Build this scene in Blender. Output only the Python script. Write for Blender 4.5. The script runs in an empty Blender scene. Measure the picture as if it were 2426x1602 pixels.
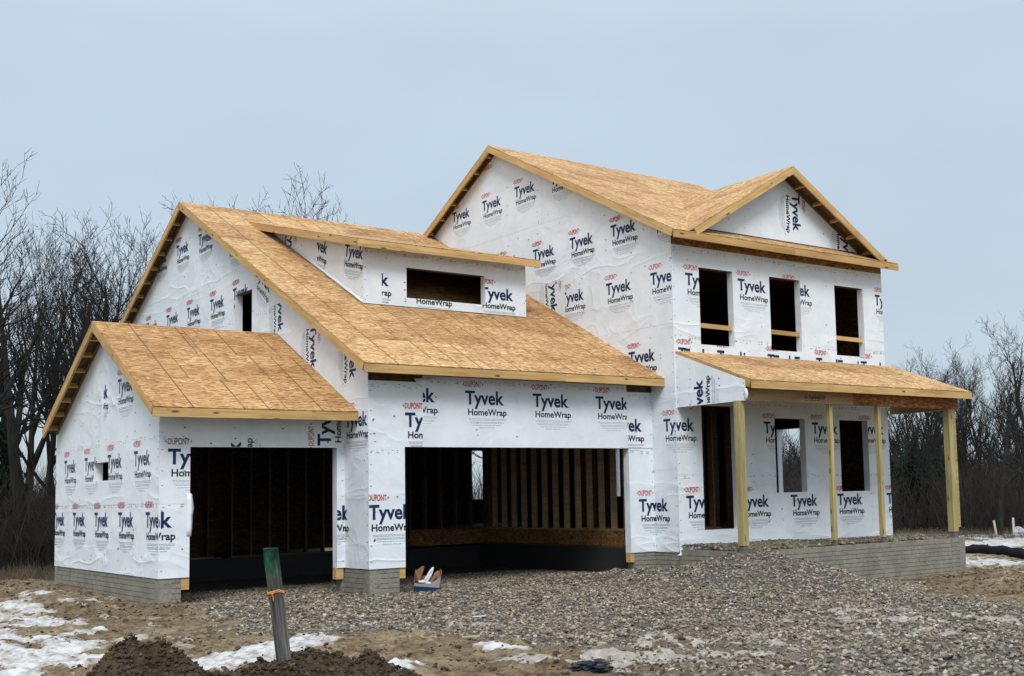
import bpy, bmesh, math, random
import numpy as np
from mathutils import Vector, Matrix
random.seed(7)
rng = np.random.default_rng(7)
sc = bpy.context.scene
col = sc.collection
R = math.radians

# ------------------------------------------------------------------ camera
cam_d = bpy.data.cameras.new('camera')
cam = bpy.data.objects.new('camera', cam_d)
col.objects.link(cam)
CAM = Vector((-15.278, -17.099, 1.128))
rt = Vector((0.7912917, -0.6109923, -0.0233619))
up = Vector((-0.0397256, -0.0895005, 0.9951942))
fw = Vector((0.6101469, 0.7865609, 0.0950931))
m = Matrix.Identity(4)
for i in range(3):
    m[i][0] = rt[i]; m[i][1] = up[i]; m[i][2] = -fw[i]; m[i][3] = CAM[i]
cam.matrix_world = m
cam_d.sensor_width = 36
cam_d.lens = 41.87
cam_d.shift_x = -0.0785
cam_d.shift_y = 0.0414
cam_d.clip_end = 1500
sc.camera = cam

# ------------------------------------------------------------------ sky and light
SUN_EL, SUN_AZ = 46, 213            # azimuth from +Y clockwise: behind the camera, to the left
world = bpy.data.worlds.new('World'); sc.world = world
world.use_nodes = True
nt = world.node_tree; nt.nodes.clear()
out = nt.nodes.new('ShaderNodeOutputWorld')
sky = nt.nodes.new('ShaderNodeTexSky'); sky.sky_type = 'NISHITA'; sky.sun_disc = False
sky.sun_elevation = R(SUN_EL); sky.sun_rotation = R(SUN_AZ)
sky.air_density = 1.0; sky.dust_density = 2.0
b1 = nt.nodes.new('ShaderNodeBackground'); b1.inputs[1].default_value = 0.09
nt.links.new(sky.outputs[0], b1.inputs[0])
# a closed, thin overcast in front of it: pale blue grey, a little brighter overhead
tc = nt.nodes.new('ShaderNodeTexCoord')
sep = nt.nodes.new('ShaderNodeSeparateXYZ'); nt.links.new(tc.outputs['Generated'], sep.inputs[0])
rmp = nt.nodes.new('ShaderNodeValToRGB')
rmp.color_ramp.elements[0].position = 0.0; rmp.color_ramp.elements[0].color = (0.40, 0.475, 0.535, 1)
rmp.color_ramp.elements[1].position = 1.0; rmp.color_ramp.elements[1].color = (1.04, 1.13, 1.26, 1)
e = rmp.color_ramp.elements.new(0.16); e.color = (0.405, 0.485, 0.552, 1)
e = rmp.color_ramp.elements.new(0.36); e.color = (0.43, 0.515, 0.586, 1)
nt.links.new(sep.outputs[2], rmp.inputs[0])
mp = nt.nodes.new('ShaderNodeMapping'); mp.inputs['Scale'].default_value = (1.2, 1.2, 3.5)
nt.links.new(tc.outputs['Generated'], mp.inputs[0])
nz = nt.nodes.new('ShaderNodeTexNoise'); nz.inputs['Scale'].default_value = 1.6; nz.inputs['Detail'].default_value = 4
nt.links.new(mp.outputs[0], nz.inputs['Vector'])
nr = nt.nodes.new('ShaderNodeMapRange'); nr.inputs[1].default_value = .3; nr.inputs[2].default_value = .7
nr.inputs[3].default_value = .93; nr.inputs[4].default_value = 1.07
nt.links.new(nz.outputs[0], nr.inputs[0])
b2 = nt.nodes.new('ShaderNodeBackground')
nt.links.new(rmp.outputs[0], b2.inputs[0]); nt.links.new(nr.outputs[0], b2.inputs[1])
mx = nt.nodes.new('ShaderNodeMixShader'); mx.inputs[0].default_value = 0.86
nt.links.new(b1.outputs[0], mx.inputs[1]); nt.links.new(b2.outputs[0], mx.inputs[2])
nt.links.new(mx.outputs[0], out.inputs[0])
sun_d = bpy.data.lights.new('sun', 'SUN'); sun_d.energy = 1.5; sun_d.angle = R(22); sun_d.color = (1, .985, .96)
sun = bpy.data.objects.new('sun', sun_d); col.objects.link(sun)
az = R(SUN_AZ); el = R(SUN_EL)
sdir = Vector((math.sin(az)*math.cos(el), math.cos(az)*math.cos(el), math.sin(el)))
sun.rotation_euler = sdir.to_track_quat('Z', 'Y').to_euler()
sun.location = (-20, -20, 30)
vs = sc.view_settings
vs.view_transform = 'Standard'; vs.look = 'None'; vs.gamma = 1; vs.use_curve_mapping = False
vs.exposure = 0.52
sc.cycles.max_bounces = 6
sc.cycles.diffuse_bounces = 3

# ------------------------------------------------------------------ materials
def newmat(name, rough=.8):
    mt = bpy.data.materials.new(name); mt.use_nodes = True
    b = mt.node_tree.nodes['Principled BSDF']; b.inputs['Roughness'].default_value = rough
    b.inputs['Specular IOR Level'].default_value = .25
    return mt, mt.node_tree, b
def N(t, typ, **kw):
    n = t.nodes.new(typ)
    for k, v in kw.items():
        if k in n.inputs: n.inputs[k].default_value = v
        else: setattr(n, k, v)
    return n
def ramp(t, src, stops, interp='LINEAR'):
    r = t.nodes.new('ShaderNodeValToRGB'); r.color_ramp.interpolation = interp
    els = r.color_ramp.elements
    while len(els) > len(stops): els.remove(els[-1])
    while len(els) < len(stops): els.new(.5)
    for e_, (p, c) in zip(els, stops):
        e_.position = p; e_.color = (c[0], c[1], c[2], 1) if hasattr(c, '__len__') else (c, c, c, 1)
    t.links.new(src, r.inputs[0]); return r
def coords(t, scale=(1, 1, 1), rand=True, obj=True):
    c = t.nodes.new('ShaderNodeTexCoord')
    mpp = t.nodes.new('ShaderNodeMapping'); mpp.inputs['Scale'].default_value = scale
    src = c.outputs['Object']
    if rand:
        oi = t.nodes.new('ShaderNodeObjectInfo')
        mu = N(t, 'ShaderNodeMath', operation='MULTIPLY'); mu.inputs[1].default_value = 71.3
        t.links.new(oi.outputs['Random'], mu.inputs[0])
        ad = N(t, 'ShaderNodeVectorMath', operation='ADD')
        t.links.new(src, ad.inputs[0]); t.links.new(mu.outputs[0], ad.inputs[1]); src = ad.outputs[0]
    t.links.new(src, mpp.inputs[0]); return mpp.outputs[0]
def mixc(t, f, a, b, mode='MIX'):
    n = t.nodes.new('ShaderNodeMix'); n.data_type = 'RGBA'; n.blend_type = mode
    for s, v in ((n.inputs[0], f), (n.inputs[6], a), (n.inputs[7], b)):
        if hasattr(v, 'is_output'): t.links.new(v, s)
        elif hasattr(v, '__len__'): s.default_value = (v[0], v[1], v[2], 1)
        else: s.default_value = v
    return n.outputs[2]
def mathn(t, op, a, b=None):
    n = N(t, 'ShaderNodeMath', operation=op)
    for s, v in ((n.inputs[0], a), (n.inputs[1], b)):
        if v is None: continue
        if hasattr(v, 'is_output'): t.links.new(v, s)
        else: s.default_value = v
    return n.outputs[0]
def bump(t, bsdf, h, strength, dist):
    bn = t.nodes.new('ShaderNodeBump'); bn.inputs['Strength'].default_value = strength; bn.inputs['Distance'].default_value = dist
    t.links.new(h, bn.inputs['Height']); t.links.new(bn.outputs[0], bsdf.inputs['Normal'])
def noise(t, v, scale, detail=4, dist=0, rough=.5):
    n = N(t, 'ShaderNodeTexNoise'); n.inputs['Scale'].default_value = scale; n.inputs['Detail'].default_value = detail
    n.inputs['Distortion'].default_value = dist; n.inputs['Roughness'].default_value = rough
    t.links.new(v, n.inputs['Vector']); return n.outputs[0]
def flat(name, c, rough=.7):
    mt, t, b = newmat(name, rough); b.inputs['Base Color'].default_value = (*c, 1); return mt

def osb_mat(name, tint=(1, 1, 1), lines=True, flake=(13, 66, 66)):
    mt, t, b = newmat(name, .75)
    v = coords(t, flake)
    w = noise(t, coords(t, (3, 9, 9)), 1.0, 2)
    ad = N(t, 'ShaderNodeVectorMath', operation='MULTIPLY_ADD')
    t.links.new(w, ad.inputs[0]); ad.inputs[1].default_value = (2.5, 6.0, 1.0); t.links.new(v, ad.inputs[2])
    vo = N(t, 'ShaderNodeTexVoronoi', Scale=1.0); t.links.new(ad.outputs[0], vo.inputs['Vector'])
    sp = t.nodes.new('ShaderNodeSeparateColor'); t.links.new(vo.outputs['Color'], sp.inputs[0])
    c = ramp(t, sp.outputs[0], [(0, (.17, .085, .035)), (.12, (.34, .185, .075)), (.45, (.50, .305, .140)), (.8, (.60, .405, .205)), (1, (.78, .60, .38))])
    n2 = noise(t, coords(t, (1.0, 1.6, 1)), .9, 3)
    big = ramp(t, n2, [(.3, (.72, .62, .52)), (.52, (1, 1, 1)), (.72, (1.08, 1.10, 1.12))])
    cc = mixc(t, 1.0, c.outputs[0], big.outputs[0], 'MULTIPLY')
    oi = t.nodes.new('ShaderNodeObjectInfo')
    pr = ramp(t, oi.outputs['Random'], [(0, (.82, .76, .70)), (.5, (.98, .96, .93)), (1, (1.06, 1.05, 1.03))])
    cc = mixc(t, 1.0, cc, pr.outputs[0], 'MULTIPLY')
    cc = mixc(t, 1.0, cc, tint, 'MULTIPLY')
    if lines:   # nailing lines printed on the panels every 16 inches
        tcn = t.nodes.new('ShaderNodeTexCoord'); sx = t.nodes.new('ShaderNodeSeparateXYZ'); t.links.new(tcn.outputs['Object'], sx.inputs[0])
        fr = mathn(t, 'FRACT', mathn(t, 'DIVIDE', sx.outputs[0], .4064))
        ln = mathn(t, 'LESS_THAN', mathn(t, 'ABSOLUTE', mathn(t, 'SUBTRACT', fr, .5)), .028)
        wear = ramp(t, noise(t, coords(t, (2.3, .35, 1), False), 1.0, 1), [(.41, .15), (.45, .88)])
        cc = mixc(t, mathn(t, 'MULTIPLY', ln, wear.outputs[0]), cc, (.12, .06, .03))
    t.links.new(cc, b.inputs['Base Color'])
    bump(t, b, sp.outputs[1], .5, .003)
    return mt
M = {}
M['osb'] = osb_mat('osb_roof', (1, .955, .88))
M['osb_a'] = osb_mat('osb_rain_stained', (.90, .80, .67))
M['osb_inner'] = osb_mat('osb_shaded', (.16, .13, .105), False, (14, 30, 30))  # indoor boards: the shade of the rooms is put into this tint
M['osb_dark'] = osb_mat('osb_darker', (.62, .50, .40), False, (14, 30, 30))  # darker brown board for friezes and rim boards

def wood_mat(name, dark, mid, light, knots=True, gs=1.0):
    mt, t, b = newmat(name, .7)
    v = coords(t, (.9, 16*gs, 16*gs))
    n1 = noise(t, v, 1.6, 5, .6, .6)
    c = ramp(t, n1, [(.28, dark), (.48, mid), (.72, light)])
    cc = c.outputs[0]
    n3 = noise(t, coords(t, (.8, 2, 2)), 1.3, 2)
    oi_ = t.nodes.new('ShaderNodeObjectInfo'); cc = mixc(t, 1.0, cc, ramp(t, oi_.outputs['Random'], [(0, (.86, .82, .76)), (1, (1.08, 1.06, 1.02))]).outputs[0], 'MULTIPLY')
    cc = mixc(t, 1.0, cc, ramp(t, n3, [(.3, (.82, .78, .72)), (.65, (1.06, 1.05, 1.02))]).outputs[0], 'MULTIPLY')
    if knots:
        vk = N(t, 'ShaderNodeTexVoronoi', Scale=1.0); t.links.new(coords(t, (2.1, 7, 7)), vk.inputs['Vector'])
        kk = ramp(t, vk.outputs['Distance'], [(.09, 1.0), (.17, 0.0)])
        cc = mixc(t, kk.outputs[0], cc, tuple(x*.33 for x in dark))
    t.links.new(cc, b.inputs['Base Color'])
    bump(t, b, n1, .25, .003)
    return mt
M['pine'] = wood_mat('pine_lumber', (.40, .235, .085), (.56, .37, .16), (.66, .475, .245))
M['stud'] = wood_mat('stud_lumber', (.34, .24, .14), (.46, .34, .205), (.55, .43, .28), False)
M['treated'] = wood_mat('treated_lumber', (.27, .225, .10), (.40, .345, .165), (.52, .455, .26))
M['joist'] = wood_mat('dark_lumber', (.085, .055, .032), (.13, .085, .05), (.18, .12, .07), False)  # darker than bare timber: shade indoors and under eaves put into the colour
M['beam'] = wood_mat('engineered_beam', (.33, .22, .11), (.44, .31, .17), (.51, .38, .22), False, .5)
M['beam_osb'] = osb_mat('beam_osb', (.72, .50, .36), False, (10, 30, 30))

def wrap_mat(name, base=(.79, .835, .875)):
    mt, t, b = newmat(name, .5)
    tcn = t.nodes.new('ShaderNodeTexCoord'); v = tcn.outputs['Object']
    w = N(t, 'ShaderNodeTexNoise', Scale=1.1, Detail=2.0); t.links.new(v, w.inputs['Vector'])
    ad = N(t, 'ShaderNodeVectorMath', operation='MULTIPLY_ADD')
    t.links.new(w.outputs['Color'], ad.inputs[0]); ad.inputs[1].default_value = (.7, .7, .7); t.links.new(v, ad.inputs[2])
    def ridge(scale, rot):
        mpp = t.nodes.new('ShaderNodeMapping'); mpp.inputs['Rotation'].default_value = rot; mpp.inputs['Scale'].default_value = (1, 1, .42)
        t.links.new(ad.outputs[0], mpp.inputs[0])
        n = noise(t, mpp.outputs[0], scale, 1.5, .1)
        a = mathn(t, 'ABSOLUTE', mathn(t, 'SUBTRACT', n, .5))
        return ramp(t, a, [(0, 1.0), (.03, .45), (.09, 0.0)]).outputs[0]
    r1 = ridge(.9, (.5, .7, .3)); r2 = ridge(1.7, (-.9, .3, 1.0)); r3 = ridge(1.2, (1.45, -.2, .7))
    msk = ramp(t, noise(t, v, .55, 2), [(.42, .06), (.66, 1.0)]).outputs[0]
    soft = noise(t, ad.outputs[0], 1.5, 2)
    h = mathn(t, 'ADD', mathn(t, 'ADD', r1, mathn(t, 'MULTIPLY', r2, .55)), mathn(t, 'MULTIPLY', r3, .6))
    h = mathn(t, 'MULTIPLY', h, msk)
    h = mathn(t, 'ADD', h, mathn(t, 'MULTIPLY', soft, 1.5))
    # the sheet sags into level folds along its laps and at its foot
    sv = t.nodes.new('ShaderNodeSeparateXYZ'); t.links.new(v, sv.inputs[0])
    mk = None
    for z0_, wd_ in ((5.95, .45), (4.4, .35), (2.95, .22), (1.2, .22), (.1, .45)):
        q = ramp(t, mathn(t, 'DIVIDE', mathn(t, 'ABSOLUTE', mathn(t, 'SUBTRACT', sv.outputs[1], z0_)), wd_), [(.2, 1.0), (1.0, 0.0)]).outputs[0]
        mk = q if mk is None else mathn(t, 'MAXIMUM', mk, q)
    ad2 = N(t, 'ShaderNodeVectorMath', operation='MULTIPLY_ADD')
    t.links.new(w.outputs['Color'], ad2.inputs[0]); ad2.inputs[1].default_value = (.5, .28, .3); t.links.new(v, ad2.inputs[2])
    m2 = t.nodes.new('ShaderNodeMapping'); m2.inputs['Scale'].default_value = (.42, 2.4, 1); m2.inputs['Rotation'].default_value = (0, 0, .12); t.links.new(ad2.outputs[0], m2.inputs[0])
    fa = ramp(t, mathn(t, 'ABSOLUTE', mathn(t, 'SUBTRACT', noise(t, m2.outputs[0], 1.2, 1, .15), .5)), [(0, 1.0), (.03, .5), (.10, 0.0)]).outputs[0]
    h = mathn(t, 'ADD', h, mathn(t, 'MULTIPLY', mathn(t, 'MULTIPLY', fa, mk), .8))
    bump(t, b, h, .48, .022)
    # the sheet is slightly see-through: faint blotches of the board behind it
    blot = ramp(t, noise(t, v, 1.9, 5, .5, .65), [(.32, tuple(x*.90 for x in base)), (.6, base)])
    t.links.new(blot.outputs[0], b.inputs['Base Color'])
    return mt
M['wrap'] = wrap_mat('house_wrap')
M['navy'] = flat('navy_ink', (.009, .024, .088), .5)
M['red'] = flat('red_ink', (.50, .045, .055), .5)
M['black'] = flat('black_ink', (.02, .025, .04), .5)
M['grey'] = flat('grey_ink', (.36, .39, .44), .6)
M['staple'] = flat('staple_grey', (.16, .17, .19), .5)
M['dark'] = flat('dark_gap', (.03, .02, .015), .9)
M['brand'] = flat('stamp_ink', (.03, .02, .015), .8)

def concrete_mat():
    mt, t, b = newmat('concrete', .85)
    v = coords(t, (1, 1, 1), False)
    n1 = noise(t, v, 2.2, 6, .3, .65)
    c = ramp(t, n1, [(.3, (.145, .130, .084)), (.5, (.230, .210, .145)), (.72, (.32, .295, .215))])
    n2 = noise(t, coords(t, (6, 6, .7), False), 1.2, 4)
    cc = mixc(t, 1.0, c.outputs[0], ramp(t, n2, [(.3, (.72, .74, .70)), (.6, (1.05, 1.05, 1.05))]).outputs[0], 'MULTIPLY')
    n4 = noise(t, v, 30, 3)
    cc = mixc(t, .35, cc, ramp(t, n4, [(.3, .12), (.7, .4)]).outputs[0])
    t.links.new(cc, b.inputs['Base Color']); bump(t, b, n1, .5, .01)
    return mt
M['concrete'] = concrete_mat()
M['shaded_concrete'] = flat('shaded_concrete', (.040, .043, .043), .8)  # inner garage foundation, with the indoor shade in its colour

def ground_mat():
    mt, t, b = newmat('earth', .95)
    tcn = t.nodes.new('ShaderNodeTexCoord'); v = tcn.outputs['Object']
    n1 = noise(t, v, 1.05, 7, .8, .68); n2 = noise(t, v, 8, 6, .3, .72); n3 = noise(t, v, 38, 4)
    c = ramp(t, n1, [(.32, (.105, .072, .044)), (.47, (.20, .142, .080)), (.6, (.275, .215, .138)), (.74, (.36, .295, .205))])
    cc = mixc(t, 1.0, c.outputs[0], ramp(t, n2, [(.34, (.34, .32, .30)), (.5, (.92, .92, .92)), (.66, (1.45, 1.42, 1.38))]).outputs[0], 'MULTIPLY')
    # beneath the loose stone the earth is grey with crushed rock (vertex mask laid down with the terrain)
    at = N(t, 'ShaderNodeAttribute', attribute_name='stone')
    g = ramp(t, n3, [(.3, (.05, .046, .042)), (.7, (.17, .155, .14))])
    cc = mixc(t, at.outputs['Fac'], cc, g.outputs[0])
    at2 = N(t, 'ShaderNodeAttribute', attribute_name='dark_soil')
    cc = mixc(t, mathn(t, 'MULTIPLY', at2.outputs['Fac'], .9), cc, mixc(t, 1.0, (.062, .041, .024), ramp(t, n2, [(.3, .45), (.7, 1.3)]).outputs[0], 'MULTIPLY'))
    at3 = N(t, 'ShaderNodeAttribute', attribute_name='grass')
    gr = ramp(t, noise(t, v, 3.2, 5, .5, .7), [(.35, (.10, .075, .035)), (.55, (.16, .135, .055)), (.7, (.20, .16, .09))])
    cc = mixc(t, at3.outputs['Fac'], cc, gr.outputs[0])
    t.links.new(cc, b.inputs['Base Color'])
    bump(t, b, mathn(t, 'ADD', n2, mathn(t, 'MULTIPLY', n3, .5)), .9, .06)
    return mt
M['ground'] = ground_mat()
def stone_mat(name, stops):
    mt, t, b = newmat(name, .85)
    at = N(t, 'ShaderNodeAttribute', attribute_name='tint')
    c = ramp(t, at.outputs['Fac'], stops)
    n = noise(t, coords(t, (1, 1, 1), False), 45, 3)
    cc = mixc(t, 1.0, c.outputs[0], ramp(t, n, [(.3, .72), (.7, 1.18)]).outputs[0], 'MULTIPLY')
    t.links.new(cc, b.inputs['Base Color']); return mt
M['gravel'] = stone_mat('gravel', [(0, (.06, .046, .032)), (.3, (.170, .141, .104)), (.6, (.290, .246, .186)), (.85, (.44, .385, .30)), (1, (.60, .545, .455))])
M['clod'] = stone_mat('clods', [(0, (.035, .022, .013)), (.5, (.085, .057, .033)), (.9, (.17, .12, .072)), (1, (.32, .27, .20))])
def snow_mat():
    mt, t, b = newmat('snow', .6)
    tcn = t.nodes.new('ShaderNodeTexCoord'); v = tcn.outputs['Object']
    n1 = noise(t, v, 6, 6, .2, .7)
    c = ramp(t, n1, [(.33, (.18, .145, .105)), (.43, (.38, .36, .33)), (.58, (.58, .58, .575))])
    at = N(t, 'ShaderNodeAttribute', attribute_name='tint')
    f = ramp(t, mathn(t, 'ADD', at.outputs['Fac'], mathn(t, 'MULTIPLY', mathn(t, 'SUBTRACT', noise(t, v, 16, 4), .5), .5)), [(.02, 0.0), (.30, 1.0)])
    cc = mixc(t, f.outputs[0], (.26, .21, .155), c.outputs[0])
    t.links.new(cc, b.inputs['Base Color']); bump(t, b, n1, .6, .03)
    return mt
M['snow'] = snow_mat()
def ice_mat():
    mt, t, b = newmat('old_ice', .5)
    tcn = t.nodes.new('ShaderNodeTexCoord'); v = tcn.outputs['Object']
    c = ramp(t, noise(t, v, 9, 5, .2, .7), [(.3, (.20, .175, .145)), (.55, (.34, .31, .265)), (.75, (.50, .475, .435))])
    t.links.new(c.outputs[0], b.inputs['Base Color']); return mt
M['ice'] = ice_mat()
def bark_mat(name, a, c_):
    mt, t, b = newmat(name, .9)
    n1 = noise(t, coords(t, (6, 6, 1.2)), 2, 4)
    t.links.new(ramp(t, n1, [(.3, a), (.7, c_)]).outputs[0], b.inputs['Base Color']); return mt
M['bark'] = bark_mat('bark', (.010, .0095, .009), (.030, .028, .025))
M['twig'] = bark_mat('twigs', (.010, .009, .009), (.026, .023, .022))
M['twig_pale'] = bark_mat('pale_twigs', (.075, .065, .058), (.13, .115, .10))
M['brush'] = bark_mat('brush', (.016, .014, .012), (.046, .039, .033))
M['dry'] = bark_mat('dry_grass', (.07, .055, .036), (.17, .135, .09))
M['needle'] = bark_mat('needles', (.008, .017, .012), (.024, .040, .027))

# ------------------------------------------------------------------ helpers
def link(o, parent=None):
    col.objects.link(o)
    if parent: o.parent = parent
    return o
def mesh_data(name, verts, faces, mats=(), midx=None, smooth=False):
    me = bpy.data.meshes.new(name); me.from_pydata(verts, [], faces)
    for mm in mats: me.materials.append(mm)
    if midx is not None: me.polygons.foreach_set('material_index', midx)
    if smooth: me.polygons.foreach_set('use_smooth', [True]*len(faces))
    me.update(); return me
def np_mesh(name, V, F, mat, smooth=False, attrs=None):
    me = bpy.data.meshes.new(name)
    k = F.shape[1]
    me.vertices.add(len(V)); me.vertices.foreach_set('co', np.ascontiguousarray(V, dtype=np.float32).ravel())
    me.loops.add(F.size); me.loops.foreach_set('vertex_index', np.ascontiguousarray(F, dtype=np.int32).ravel())
    me.polygons.add(len(F)); me.polygons.foreach_set('loop_start', np.arange(0, F.size, k, dtype=np.int32))
    try: me.polygons.foreach_set('loop_total', np.full(len(F), k, dtype=np.int32))
    except Exception: pass
    me.update(calc_edges=True)
    me.polygons.foreach_set('use_smooth', np.full(len(F), smooth))
    me.materials.append(mat)
    for an, av in (attrs or {}).items():
        a = me.attributes.new(an, 'FLOAT', 'POINT'); a.data.foreach_set('value', av.astype(np.float32))
    me.validate(); return me
def label(o, lab=None, cat=None, group=None, kind=None):
    if lab: o['label'] = lab
    if cat: o['category'] = cat
    if group: o['group'] = group
    if kind: o['kind'] = kind
    return o
def empty(name, loc=(0, 0, 0)):
    o = bpy.data.objects.new(name, None); o.location = loc; return link(o)
BOXF = [(0, 3, 2, 1), (4, 5, 6, 7), (0, 1, 5, 4), (1, 2, 6, 5), (2, 3, 7, 6), (3, 0, 4, 7)]
def boxv(x0, x1, y0, y1, z0, z1):
    return [(x0, y0, z0), (x1, y0, z0), (x1, y1, z0), (x0, y1, z0), (x0, y0, z1), (x1, y0, z1), (x1, y1, z1), (x0, y1, z1)]
_boxcache = {}
def box_me(name, dx, dy, dz, mat):
    k = (name, round(dx, 4), round(dy, 4), round(dz, 4), mat.name)
    if k not in _boxcache:
        _boxcache[k] = mesh_data(name, boxv(-dx/2, dx/2, -dy/2, dy/2, -dz/2, dz/2), BOXF, [mat])
    return _boxcache[k]
def box(name, x0, x1, y0, y1, z0, z1, mat, parent=None):
    o = bpy.data.objects.new(name, box_me(name, x1-x0, y1-y0, z1-z0, mat))
    o.location = ((x0+x1)/2, (y0+y1)/2, (z0+z1)/2); return link(o, parent)
def frame_matrix(O, X, Y, Z):
    mm = Matrix.Identity(4)
    for i in range(3): mm[i][0] = X[i]; mm[i][1] = Y[i]; mm[i][2] = Z[i]; mm[i][3] = O[i]
    return mm
def board(name, a, b, upv, w, t_, mat, parent=None):
    """a board from a to b; w is its size along upv, t_ across; local X runs along the grain"""
    a = Vector(a); b = Vector(b); X = (b-a); L = X.length; X.normalize()
    Y = Vector(upv); Y = (Y - X*Y.dot(X)).normalized(); Z = X.cross(Y)
    o = bpy.data.objects.new(name, box_me(name, L, w, t_, mat))
    link(o, parent); o.matrix_basis = frame_matrix((a+b)/2, X, Y, Z); return o
class MB:
    def __init__(s): s.v = []; s.f = []
    def box(s, *a): n = len(s.v); s.v += boxv(*a); s.f += [tuple(i+n for i in f) for f in BOXF]
    def build(s, name, mat, parent=None): return link(bpy.data.objects.new(name, mesh_data(name, s.v, s.f, [mat])), parent)

house = empty('house', (0, 0, 0))
label(house, 'half-built two storey house in white printed house wrap with bare plywood-coloured roofs', 'house')

# ------------------------------------------------------------------ the printed block of the wrap
def text_polys(body, size, bold=0.0, sx=1.0, res=3, spacing=1.0):
    cu = bpy.data.curves.new('t', 'FONT'); cu.body = body; cu.size = size; cu.offset = bold; cu.resolution_u = res
    cu.space_character = spacing
    o = bpy.data.objects.new('t', cu); col.objects.link(o)
    dg = bpy.context.evaluated_depsgraph_get(); dg.update()
    me = o.evaluated_get(dg).to_mesh()
    vs_ = [(v.co.x*sx, v.co.y) for v in me.vertices]; fs = [tuple(p.vertices) for p in me.polygons]
    o.evaluated_get(dg).to_mesh_clear()
    bpy.data.objects.remove(o); bpy.data.curves.remove(cu)
    return vs_, fs
def fit_text(body, x0, x1, ybase, cap, bold, res=3, lens=0.0, ref=None, spacing=1.0):
    v, f = text_polys(body, 1.0, 0, 1, res, spacing)
    rv, _ = text_polys(ref or 'H', 1.0, 0, 1, res)
    h = max(y for x, y in rv); s = cap/h
    v, f = text_polys(body, 1.0, bold/s, 1, res, spacing)
    xa = min(x for x, y in v); xb = max(x for x, y in v)
    k = (x1-x0)/(xb-xa)
    o = []
    for x, y in v:
        X = x0+(x-xa)*k; Y = y*s
        if lens:
            u_ = 2*(X-x0)/(x1-x0)-1
            Y = cap/2+(Y-cap/2)*(1-lens*u_*u_)
        o.append((X, ybase+Y))
    return o, f
LV, LF, LM = [], [], []
def ladd(vf, mi):
    v, f = vf; n = len(LV); LV.extend(v); LF.extend(tuple(i+n for i in q) for q in f); LM.extend([mi]*len(f))
def lrect(x0, x1, y0, y1, mi): ladd(([(x0, y0), (x1, y0), (x1, y1), (x0, y1)], [(0, 1, 2, 3)]), mi)
ladd(fit_text('Tyvek', 0, .81, 0, .228, .0095, 4, ref='T'), 0)
ladd(fit_text('HomeWrap', .055, .865, -.195, .110, .0042, 3), 1)
ladd(fit_text('DUPONT', -.005, .335, .30, .105, .0035, 2, .22), 2)
for sx_ in (-1, 1):   # the pointed ends of the oval badge
    cx_ = .165; a_ = sx_
    ladd(([(cx_+a_*.215, .3525), (cx_+a_*.188, .378), (cx_+a_*.188, .327)][::a_], [(0, 1, 2)]), 2)
for x_ in (.83, .895): lrect(x_, x_+.012, 0 if x_ < .85 else -.19, .012 if x_ < .85 else -.178, 3)
for yy, x0_, x1_ in ((-.262, .07, .86), (-.285, .08, .85), (-.318, .10, .80), (-.338, .12, .78), (-.375, .15, .74)):
    x_ = x0_
    while x_ < x1_:
        w_ = .03+.05*random.random(); lrect(x_, min(x_+w_, x1_), yy, yy+.0075, 3); x_ += w_+.008
ladd(fit_text('MADE IN THE USA', .27, .60, -.425, .026, 0, 1), 3)
LMATS = [M['navy'], M['black'], M['red'], M['grey']]
LBB = (-.06, .93, -.43, .42)
logo_me = mesh_data('printed_logo', [(x, y, 0) for x, y in LV], LF, LMATS, LM)

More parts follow.
